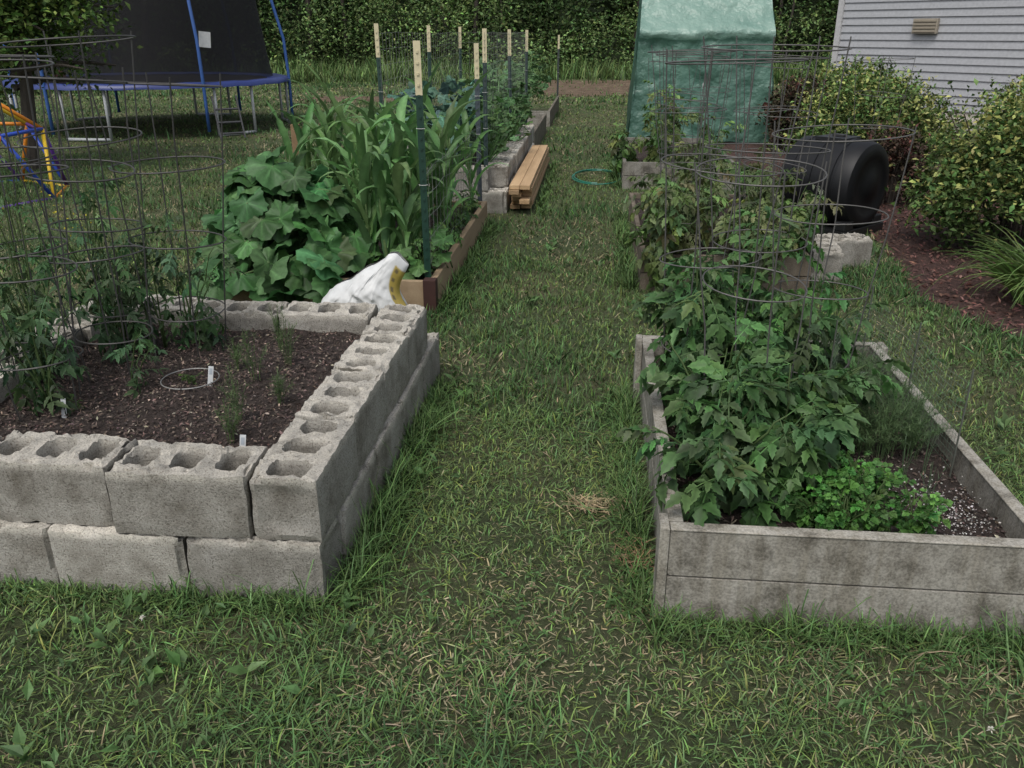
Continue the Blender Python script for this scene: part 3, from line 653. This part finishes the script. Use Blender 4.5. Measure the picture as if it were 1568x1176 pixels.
for x in(-1.7,-1.3):
    for y in(7.9,8.5,9.1): leafy('broccoli_plant',x,y,.33,.76,.28,36,.1,(.085,.165,.125))
for y in(8.0,8.5,9.0,9.6,10.2,10.8,11.4): leafy('pea_vine',-1.0+rng.normal(0,.04),y,.33,rng.uniform(.5,.78),.22,58,.05,(.10,.19,.07))
for y in(9.8,10.6,11.4,12.3,13.2,16,17,18): leafy('pea_vine',-1.35,y,.3,rng.uniform(.75,1.0),.45,75,.07,(.095,.18,.07))
# ---------------------------------------------------------------- shrubs / trees
def crown(mb,c,rad,ncl,nper,s,col,clr=.22,ha=.1,yel=0,ycol=(.3,.32,.08),tpl=T_leaf2,asp=.55,shell=.5,full=False):
    c=np.array(c);rad=np.array(rad)
    d=rng.normal(0,1,(ncl,3));d/=np.linalg.norm(d,axis=1,keepdims=True)
    if not full: d[:,2]=np.abs(d[:,2])-.35*rng.random(ncl)
    cc=c+d*rad*(shell+(1-shell)*rng.random((ncl,1)))**1.0*rng.uniform(.8,1.12,(ncl,1))
    P=np.repeat(cc,nper,0)+rng.normal(0,clr,(ncl*nper,3))*rad.mean()*.5
    br=np.repeat(np.exp(rng.normal(0,.28,ncl)),nper);n=len(P);P[:,2]=np.maximum(P[:,2],.04)
    C=jit(col,n,.22,ha)*br[:,None]
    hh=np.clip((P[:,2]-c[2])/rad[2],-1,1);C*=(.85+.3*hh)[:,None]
    if yel:
        m=rng.random(n)<yel*np.clip(.6+.8*hh,0.1,1.5);C[m]=jit(ycol,int(m.sum()),.25,.06)
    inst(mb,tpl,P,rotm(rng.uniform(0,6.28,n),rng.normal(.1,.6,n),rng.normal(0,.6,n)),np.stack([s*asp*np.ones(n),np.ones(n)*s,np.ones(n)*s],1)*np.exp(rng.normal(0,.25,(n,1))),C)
def shrub(name,x,y,rx,ry,H,ncl,nper,s,yel,col=(.09,.148,.045),yc=(.31,.33,.11),low=.45):
    e=empty(name);mb=MB();crown(mb,(x,y,H*low),(rx,ry,H*(1-low)),ncl,nper,s,col,.24,.1,yel,yc,shell=.6)
    crown(mb,(x,y,H*.3),(rx*.95,ry*.95,H*.25),ncl//3,nper,s,np.array(col)*.9,.24,.1,yel*.4,yc,shell=.6,full=True)
    k=110
    for i in range(k):
        a=rng.uniform(0,6.28);r=rng.random()**.5;bx=x+rx*r*math.cos(a)*.9;by=y+ry*r*math.sin(a)*.9;bz=H*(.5+.4*math.sqrt(max(0,1-r*r)))
        L=rng.uniform(.08,.24);q=10;t=np.linspace(0,1,q);p=np.stack([bx+rng.normal(0,.05)*t,by+rng.normal(0,.05)*t,bz+L*t],1)
        inst(mb,T_leaf2,p,rotm(rng.uniform(0,6.28,q),rng.uniform(.2,1,q),np.zeros(q)),np.stack([np.full(q,s*.45),np.full(q,s),np.full(q,s)],1),jit(yc if rng.random()<yel*1.6 else col,q,.2,.08))
    build(mb,'foliage',M_wood_leaf,e)
    mb=MB()
    for i in range(26):
        a=rng.uniform(0,6.28);r=rng.random();tube(mb,[(x+.1*math.cos(a),y+.1*math.sin(a),0),(x+rx*.4*r*math.cos(a),y+ry*.4*r*math.sin(a),H*.4),(x+rx*.8*r*math.cos(a),y+ry*.8*r*math.sin(a),H*.85)],[.012,.008,.004],(1,1,1),5)
    build(mb,'branches',M_bark,e)
shrub('variegated_shrub',3.10,6.5,.78,.72,1.15,180,75,.045,.36)
shrub('variegated_shrub',3.0,9.9,.85,.85,1.08,160,70,.05,.28)
shrub('variegated_shrub',4.5,8.9,.8,.8,1.2,120,60,.055,.4)
shrub('red_shrub',2.75,8.35,.35,.35,.6,50,40,.05,.1,(.07,.05,.035),(.14,.06,.05))
shrub('red_shrub',2.75,12.2,.5,.6,.9,70,50,.06,.1,(.06,.05,.03),(.12,.05,.04))
shrub('green_shrub',3.6,12.8,.9,.9,1.1,90,60,.07,.2)
mb=MB();n=240;a=rng.uniform(0,6.28,n);r=rng.uniform(0,.16,n);w=rng.integers(0,3,n)
for k in range(3):
    m=w==k;q=int(m.sum());Ls=rng.uniform(.40,.66,q)
    inst(mb,T_lily[k],np.stack([2.70+r[m]*np.cos(a[m]),5.1+r[m]*np.sin(a[m]),0*a[m]],1),rotm(a[m]-pi/2,rng.uniform(.9,1.4,q),rng.normal(0,.15,q)),np.stack([np.full(q,.017),Ls,Ls],1),jit((.12,.19,.055),q,.25,.07))
build(mb,'daylily_plant',M_leaf,None,True)
def tree(name,x,y,H,R,cz,rz,ncl,nper,s,col,tr=.08,yel=0):
    e=empty(name);mb=MB();t=np.linspace(0,1,8);tube(mb,np.stack([x+.15*np.sin(t*3),y+.1*np.sin(t*2),H*.85*t],1),tr*(1-.8*t)+.01,(1,1,1),9)
    for i in range(16):
        a=rng.uniform(0,6.28);h=rng.uniform(.2,.7)*H;L=R*rng.uniform(.6,1);t=np.linspace(0,1,5)
        tube(mb,np.stack([x+math.cos(a)*L*t,y+math.sin(a)*L*t,h+L*.35*t-.3*t**2],1),tr*.4*(1-.8*t)+.004,(1,1,1),5)
    build(mb,'trunk',M_bark,e)
    mb=MB();crown(mb,(x,y,cz),(R,R,rz),ncl,nper,s,col,.2,.1,yel,(.24,.33,.08),shell=.3,full=True);build(mb,'foliage',M_wood_leaf,e)
tree('small_tree',-6.55,9.6,3.9,1.35,2.1,1.3,330,60,.075,(.12,.20,.055),yel=.35)
mb=MB()
def edge(x): return 34+1.5*np.sin(x*.5)-np.clip(-x-7,0,14)*.75-np.clip(x-6,0,12)*.5
n=1250;cx=rng.uniform(-32,24,n);cy=edge(cx)+rng.random(n)**1.5*6;cz=rng.uniform(.2,1,n)**1.3*8.5*np.where(rng.random(n)<.62,.42,1);k=70
sp=vn(cx*.45,cz*.35,60);tint=np.stack([.75+.7*sp,.85+.45*sp,.9+.2*sp],1)
P=np.repeat(np.stack([cx,cy,cz],1),k,0)+rng.normal(0,.40,(n*k,3));br=np.repeat(np.exp(rng.normal(-.05,.55,n))[:,None]*tint,k,0)
P[:,2]=np.maximum(P[:,2],.05);C=jit((.068,.112,.040),len(P),.3,.1)*br;m=len(P)
inst(mb,T_leaf2,P,rotm(rng.uniform(0,6.28,m),rng.normal(0,.6,m),rng.normal(0,.6,m)),np.stack([np.full(m,.10),np.full(m,.18),np.full(m,.18)],1),C)
n=460;cx=rng.uniform(-30,22,n);cy=edge(cx)-rng.random(n)*2.0;cz=rng.uniform(.2,1.9,n)*(.3+1.1*vn(cx*.5,cx*0,66));k=50
P=np.repeat(np.stack([cx,cy,cz],1),k,0)+rng.normal(0,.26,(n*k,3));br=np.repeat(np.exp(rng.normal(0,.38,n)),k);P[:,2]=np.maximum(P[:,2],.05);m=len(P)
inst(mb,T_leaf2,P,rotm(rng.uniform(0,6.28,m),rng.normal(0,.6,m),rng.normal(0,.6,m)),np.stack([np.full(m,.07),np.full(m,.13),np.full(m,.13)],1),jit((.115,.175,.06),m,.3,.1)*br[:,None])
we=empty('woodland_trees');build(mb,'foliage',M_wood_leaf,we)
mb=MB()
for i in range(40):
    x=rng.uniform(-30,22);y=float(edge(np.array(x)))+rng.uniform(.5,4.5);t=np.linspace(0,1,5);tube(mb,np.stack([x+rng.normal(0,.5)*t+.1*np.sin(t*7),y+0*t,8.5*t],1),rng.uniform(.04,.13)*(1-.6*t),(1.3,1.3,1.3),7)
build(mb,'trunks',M_bark,we)
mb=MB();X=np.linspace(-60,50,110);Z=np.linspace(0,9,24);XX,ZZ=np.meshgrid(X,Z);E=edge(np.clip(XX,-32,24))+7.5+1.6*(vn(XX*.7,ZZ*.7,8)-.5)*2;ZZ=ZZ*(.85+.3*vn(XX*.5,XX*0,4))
mb.add(np.stack([XX.ravel(),E.ravel(),ZZ.ravel()],1),grid(110,24),(.012,.02,.008));build(mb,'dark_backing_sheet',M_wood_leaf,we)  # added dark backing sheet for distant trees, hides bright sky in leaf gaps
mb=MB();n=26000;x=rng.uniform(-30,20,n);y=edge(x)-rng.random(n)**1.2*6.5+.5;k=~blocked(x,y);x,y=x[k],y[k];n=len(x)
l=rng.uniform(.3,.95,n)*(.3+1.1*fbm(x*.6,y*.6,7));inst(mb,T_blade,np.stack([x,y,0*x],1),rotm(rng.uniform(0,6.28,n),np.radians(rng.normal(72,13,n)),rng.normal(0,.5,n)),np.stack([np.full(n,.035),l,l],1),jit((.115,.18,.06),n,.3,.1));build(mb,'meadow_grass',M_grass)
# ---------------------------------------------------------------- trampoline
te=empty('trampoline');TX,TY,TR,TZ=-7.4,14.5,2.15,.76
mb=MB();ring(mb,(TX,TY,TZ),TR,.03,(.35,.36,.38),60,8);
for i in range(6):
    a=math.radians(-45+60*i+14)
    for da in(-.16,.16):
        x,y=TX+TR*math.cos(a+da),TY+TR*math.sin(a+da);tube(mb,[(x,y,TZ),(x,y,.03)],.024,(.42,.44,.46),8)
    th=np.linspace(-.16,.16,5);tube(mb,np.stack([TX+TR*np.cos(a+th),TY+TR*np.sin(a+th),.03+0*th],1),.024,(.42,.44,.46),8)
build(mb,'frame',M_paint,te,True)
mb=MB();th=np.linspace(0,2*pi,73)[:-1];rs=[(TR-.3,TZ+.02),(TR-.02,TZ+.05),(TR+.07,TZ+.03),(TR+.08,TZ-.03)];V=[];t=[]
for r,z in rs: V+=[(TX+r*math.cos(a),TY+r*math.sin(a),z+.006*math.sin(a*20)) for a in th]
for k in range(3):
    for i in range(72): j=(i+1)%72;t+=[(k*72+i,(k+1)*72+i,(k+1)*72+j),(k*72+i,(k+1)*72+j,k*72+j)]
mb.add(V,t,(.03,.05,.20));build(mb,'safety_pad',M_paint,te,True)
mb=MB();mb.add([(TX,TY,TZ-.03)]+[(TX+(TR-.29)*math.cos(a),TY+(TR-.29)*math.sin(a),TZ+.015) for a in th],[(0,1+i,1+(i+1)%72) for i in range(72)],(.01,.01,.012));build(mb,'jumping_mat',M_plain,te)
mb=MB()
for i in range(6):
    a=math.radians(-45+60*i);s=np.array([.1,.5,.8,1.4,2.0,2.4,2.7,2.85]);r=np.array([TR+.07,TR+.07,TR+.07,TR+.04,TR-.10,TR-.26,TR-.42,TR-.6])
    tube(mb,np.stack([TX+r*math.cos(a),TY+r*math.sin(a),s],1),.026,(.04,.11,.34),8)
build(mb,'poles',M_paint,te,True)
nm,nnt,nb_,no_=newmat('safety_net_mat');nb_.inputs['Base Color'].default_value=(.006,.006,.008,1);nb_.inputs['Roughness'].default_value=.9
tr_=N(nnt,'ShaderNodeBsdfTransparent');ms=N(nnt,'ShaderNodeMixShader');ms.inputs[0].default_value=.22;nnt.links.new(nb_.outputs[0],ms.inputs[1]);nnt.links.new(tr_.outputs[0],ms.inputs[2]);nnt.links.new(ms.outputs[0],no_.inputs[0])
mb=MB();V=[];t=[];zs=[TZ+.05,1.2,1.7,2.2,2.65]
for k,z in enumerate(zs):
    for i,a in enumerate(th):
        sc_r=TR-.20-.06*k-.09*(1-abs(math.cos(3*(a+pi/4))))*(k>0);V.append((TX+sc_r*math.cos(a),TY+sc_r*math.sin(a),z-.1*(k==4)*(1-abs(math.cos(3*(a+pi/4))))))
for k in range(4):
    for i in range(72): j=(i+1)%72;t+=[(k*72+i,(k+1)*72+i,(k+1)*72+j),(k*72+i,(k+1)*72+j,k*72+j)]
mb.add(V,t,(1,1,1));build(mb,'safety_net',nm,te,True)
mb=MB();a=math.radians(-38);lx,ly=TX+(TR+.12)*math.cos(a),TY+(TR+.12)*math.sin(a)
for s in(-.18,.18): tube(mb,[(lx+s*.8,ly+s*.6,TZ*.8),(lx+s*.8+.2,ly+s*.6-.3,.02)],.014,(.06,.06,.065),6)
for f in(.3,.6,.85): tube(mb,[(lx-.144+.2*f,ly-.11-.3*f,TZ*.8*(1-f)),(lx+.144+.2*f,ly+.11-.3*f,TZ*.8*(1-f))],.018,(.06,.06,.065),6)
build(mb,'ladder',M_paint,te)
mb=MB();a=math.radians(-40);R_=rotm([a+pi/2],[0],[.1])[0];box(mb,-.09,.09,-.004,.004,-.11,.11,(.75,.75,.75),R_,(TX+(TR-.1)*math.cos(a),TY+(TR-.1)*math.sin(a),1.40));build(mb,'warning_tag',M_plain,te)
mb=MB();tv=[];nn_=14
for i in range(nn_+1):
    for j in range(20): p_=pi*i/nn_;q_=2*pi*j/20;tv.append((TX-.9+.1*math.sin(p_)*math.cos(q_),TY-1.2+.1*math.sin(p_)*math.sin(q_),TZ+.10+.1*math.cos(p_)))
tt=[]
for i in range(nn_):
    for j in range(20): a_=i*20+j;b_=i*20+(j+1)%20;tt+=[(a_,a_+20,b_+20),(a_,b_+20,b_)]
mb.add(tv,tt,(.5,.04,.03));ring(mb,(TX-.9,TY-1.2,TZ+.1),.1,.004,(.05,.05,.05),24,4);build(mb,'rubber_ball',M_paint,None,True)
# ---------------------------------------------------------------- dome climber
de=empty('dome_climber');mb=MB();cols=[(.75,.25,.02),(.75,.5,.03),(.03,.08,.45),(.12,.04,.3)]
cx,cy=-6.2,7.9;L0=[(cx+.98*math.cos(k*pi/4),cy+.98*math.sin(k*pi/4),.0) for k in range(8)];L1=[(cx+.85*math.cos((k+.5)*pi/4),cy+.85*math.sin((k+.5)*pi/4),.62) for k in range(8)]
L2=[(cx+.45*math.cos(k*pi/2),cy+.45*math.sin(k*pi/2),.98) for k in range(4)];top=(cx,cy,1.08);ci=0
def seg(a,b):
    global ci;tube(mb,[a,b],.019,cols[ci%4],7);ci+=1
for k in range(8): seg(L0[k],L0[(k+1)%8]);seg(L0[k],L1[k]);seg(L0[k],L1[k-1]);seg(L1[k],L1[(k+1)%8]);seg(L1[k],L2[((k+1)//2)%4]);
for k in range(4): seg(L2[k],L2[(k+1)%4]);seg(L2[k],top)
build(mb,'tubes',M_paint,de,True)
# ---------------------------------------------------------------- greenhouse
ge=empty('garden_greenhouse')
gm2,g2,gb2,go2=newmat('green_cover_mat')
tc=N(g2,'ShaderNodeTexCoord');nn=N(g2,'ShaderNodeTexNoise',Scale=3,Detail=6);g2.links.new(tc.outputs['Object'],nn.inputs['Vector'])
cc0=ramp(g2,nn.outputs[0],[(.3,(.10,.22,.17)),(.7,(.17,.32,.25))]);at=N(g2,'ShaderNodeAttribute',attribute_name='Col');xm=N(g2,'ShaderNodeVectorMath',operation='MULTIPLY');g2.links.new(cc0,xm.inputs[0]);g2.links.new(at.outputs['Color'],xm.inputs[1]);cc=xm.outputs[0]
g2.links.new(cc,gb2.inputs['Base Color']);gb2.inputs['Roughness'].default_value=.35;gb2.inputs['Specular IOR Level'].default_value=.6
tl=N(g2,'ShaderNodeBsdfTranslucent');g2.links.new(cc,tl.inputs[0]);ms=N(g2,'ShaderNodeMixShader');ms.inputs[0].default_value=.4
g2.links.new(gb2.outputs[0],ms.inputs[1]);g2.links.new(tl.outputs[0],ms.inputs[2]);g2.links.new(ms.outputs[0],go2.inputs[0])
n5=N(g2,'ShaderNodeTexNoise',Scale=6,Detail=3);g2.links.new(tc.outputs['Object'],n5.inputs['Vector']);bp=N(g2,'ShaderNodeBump',Strength=.7,Distance=.09);g2.links.new(n5.outputs[0],bp.inputs['Height']);g2.links.new(bp.outputs[0],gb2.inputs['Normal'])
prof=[(13.0,0),(13.02,.75),(13.05,1.50),(13.65,2.25),(13.8,2.3),(14.15,1.6),(14.2,0)]
pa=np.array(prof);s=np.concatenate([[0],np.cumsum(np.hypot(*np.diff(pa,axis=0).T))]);q=np.linspace(0,s[-1],90);py=np.interp(q,s,pa[:,0]);pz=np.interp(q,s,pa[:,1])
nx=60;U=np.linspace(0,1,nx);UU,K=np.meshgrid(U,np.arange(90));YY=py[K];ZZ=pz[K];fl=.12*(1-np.clip(ZZ/2,0,1));XX=(.62-fl)+(1.80+2*fl)*UU
wr=.07*(vn(UU*7+ZZ*1.5,K*.22,3)-.5)+.07*(np.abs(vn(UU*11+ZZ*3,K*.3-UU*4,6)-.5))
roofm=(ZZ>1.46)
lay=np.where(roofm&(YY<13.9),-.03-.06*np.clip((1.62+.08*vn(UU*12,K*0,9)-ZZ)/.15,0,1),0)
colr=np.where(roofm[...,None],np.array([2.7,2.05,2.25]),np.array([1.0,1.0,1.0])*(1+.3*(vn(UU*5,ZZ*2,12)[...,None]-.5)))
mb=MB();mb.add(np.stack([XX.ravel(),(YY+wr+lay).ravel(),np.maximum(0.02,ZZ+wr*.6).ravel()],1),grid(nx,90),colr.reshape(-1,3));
for sx_ in(0,1):
    vs=[];tt=[]
    x_=lambda z:(.62-.12*(1-min(1,z/2))) if sx_==0 else (2.42+.12*(1-min(1,z/2)))
    vs.append((x_(1),13.6,1.0))
    for a_,b_ in zip(py,pz): vs.append((x_(b_)+.02*math.sin(a_*9+b_*5),a_,max(.02,b_)))
    for i in range(89): tt.append((0,1+i,2+i))
    tt.append((0,90,1));mb.add(vs,tt,(.8,.8,.8))
build(mb,'cover',gm2,ge,True)
mb=MB()
for x_ in(.66,1.53,2.38):
    for k in range(len(prof)-1): tube(mb,[(x_,prof[k][0]+.06,prof[k][1]-.05 if prof[k][1]>.1 else 0),(x_,prof[k+1][0]+.06 if prof[k+1][0]<14 else prof[k+1][0]-.05,max(0,prof[k+1][1]-.05))],.014,(.6,.62,.6),6)
for (y_,z_) in((13.11,1.43),(13.75,2.2),(13.1,.05)): tube(mb,[(.64,y_,z_),(2.40,y_,z_)],.014,(.6,.62,.6),6)
build(mb,'frame',M_paint,ge)
# ---------------------------------------------------------------- compost tumbler
ce=empty('compost_tumbler');mb=MB()
ax=np.array([.72,-.69,.0]);ax/=np.linalg.norm(ax);sd_=np.array([-ax[1],ax[0],0]);up=np.array([0,0,1.]);cen=np.array([1.93,7.15,.39])
prof=[(-.33,0),(-.33,.26),(-.32,.32),(-.29,.352),(-.20,.360),(-.195,.352),(-.17,.352),(-.165,.362),(-.02,.366),(-.015,.356),(.01,.356),(.015,.366),(.16,.362),(.165,.352),(.19,.352),(.195,.360),(.28,.352),(.315,.335),(.33,.30),(.335,.24),(.325,.225),(.330,.10),(.345,.08),(.345,0)]
nS=48;V=[];t=[];ks=.95
for (a,r) in prof:
    for i in range(nS): th_=2*pi*i/nS;V.append(cen+ax*a*ks+r*ks*(sd_*math.cos(th_)+up*math.sin(th_)))
for k in range(len(prof)-1):
    for i in range(nS): j=(i+1)%nS;t+=[(k*nS+i,k*nS+j,(k+1)*nS+j),(k*nS+i,(k+1)*nS+j,(k+1)*nS+i)]
mb.add(V,t,(.008,.0085,.010));o_=build(mb,'drum',vcmat('black_plastic',.5,0,.35),ce,True);o_.data.set_sharp_from_angle(angle=math.radians(40))
mb=MB();M=np.stack([ax,sd_,up],1)
box(mb,-.32,.32,-.30,.32,0,.07,(.012,.013,.014),M,(1.93,7.15,0))
for a in(-.26,.26):
    for b in(-.22,.22): box(mb,a-.05,a+.05,b-.07,b+.07,.07,.14,(.012,.013,.014),M,(1.93,7.15,0))
box(mb,-.14,.12,-.12,.12,.325,.352,(.014,.015,.017),M,cen);box(mb,-.05,.05,-.03,.03,.352,.37,(.03,.03,.032),M,cen)
build(mb,'base_and_door',vcmat('black_plastic_b',.45),ce,False,.01)
# ---------------------------------------------------------------- soil bag
mb=MB();nu,nv=70,50;u=np.linspace(0,1,nu);v=np.linspace(0,1,nv);U,Vv=np.meshgrid(u,v)
for sg in(-1,1):
    prof_=(4*U*(1-U))**.45*(4*Vv*(1-Vv)+.02)**.4
    cr=.035*(fbm(U*5+sg*3,Vv*5,5)-.5)+.03*(np.abs(vn(U*9+Vv*6,Vv*4-U*3,6)-.5))+.012*np.abs(vn(U*25-Vv*14,Vv*9,8)-.5)
    X=-1.38+.43*U+.03*np.sin(Vv*7);topz=.42*(.52+.48*np.clip(U*1.3,0,1))*(1-.12*np.clip(U-.88,0,1)/.12+.02*np.sin(U*17))
    Z=.02+topz*Vv+cr*.4;Yy=4.2+sg*(.11*prof_)+cr*prof_+.05*(Vv-.5)
    col=np.tile((.70,.71,.70),(nu*nv,1));ye=(U.ravel()>.90)&(sg<0)&(Vv.ravel()<.9);col[ye]=(.45,.34,.08);lt=(U.ravel()>.92)&(U.ravel()<.95)&ye&(np.sin(Vv.ravel()*60)>.2);col[lt]=(.15,.12,.06)
    mb.add(np.stack([X.ravel(),Yy.ravel(),Z.ravel()],1),grid(nu,nv),col)
bagm=vcmat('bag_plastic',.4);build(mb,'plastic_soil_bag',bagm,None,True)
# ---------------------------------------------------------------- house
he=empty('sided_house');d=np.array([.68,-.733]);nrm=np.array([-.733,-.68]);A=np.array([4.12,16.2]);Lh=9.4;mb=MB()
Mh=np.array([[d[0],nrm[0],0],[d[1],nrm[1],0],[0,0,1.]])
z=.35
while z<3.0:
    v=np.array([(0,.022,z),(Lh,.022,z),(Lh,0,z+.115),(0,0,z+.115),(0,0,z),(Lh,0,z)])
    mb.add(v@Mh.T+np.array([A[0],A[1],0]),[(0,1,2),(0,2,3),(4,5,1),(4,1,0)],(.40,.41,.43))
    v2=np.array([(-.022,0,z),(-.022,-8,z),(0,-8,z+.115),(0,0,z+.115)]);mb.add(v2@Mh.T+np.array([A[0],A[1],0]),[(0,1,2),(0,2,3)],(.38,.39,.40))
    z+=.115
build(mb,'siding',M_plain,he)
o3=(A[0],A[1],0);mb=MB();box(mb,-.05,.05,-.03,.05,.2,3.02,(.5,.5,.5),Mh,o3);box(mb,-.4,Lh,0,.4,3.03,3.15,(.6,.6,.6),Mh,o3);build(mb,'trim',M_plain,he)
mb=MB();box(mb,0.01,Lh,-.2,.0,-.1,.345,(.25,.25,.24),Mh,o3);build(mb,'foundation',M_conc,he)
mb=MB();v=np.array([(-.4,.45,3.16),(Lh,.45,3.16),(Lh,-4,5),(-.4,-4,5),(-.4,-8.4,3.16),(Lh,-8.4,3.16)]);mb.add(v@Mh.T+np.array(o3),[(0,1,2),(0,2,3),(3,2,5),(3,5,4)],(.07,.065,.06));build(mb,'roof',M_plain,he)
mb=MB();box(mb,1.35,1.75,.03,.09,1.48,1.70,(.34,.30,.24),Mh,o3)
for k in range(4): box(mb,1.37,1.73,.095,.11,1.5+k*.05,1.53+k*.05,(.31,.27,.21),Mh,o3)
build(mb,'dryer_vent',M_plain,he,False,.004)
mb=MB();box(mb,5.6,6.7,.03,.07,1.1,2.3,(.65,.65,.65),Mh,o3);box(mb,5.68,6.62,.075,.08,1.18,2.22,(.02,.025,.03),Mh,o3);build(mb,'window',M_paint,he)
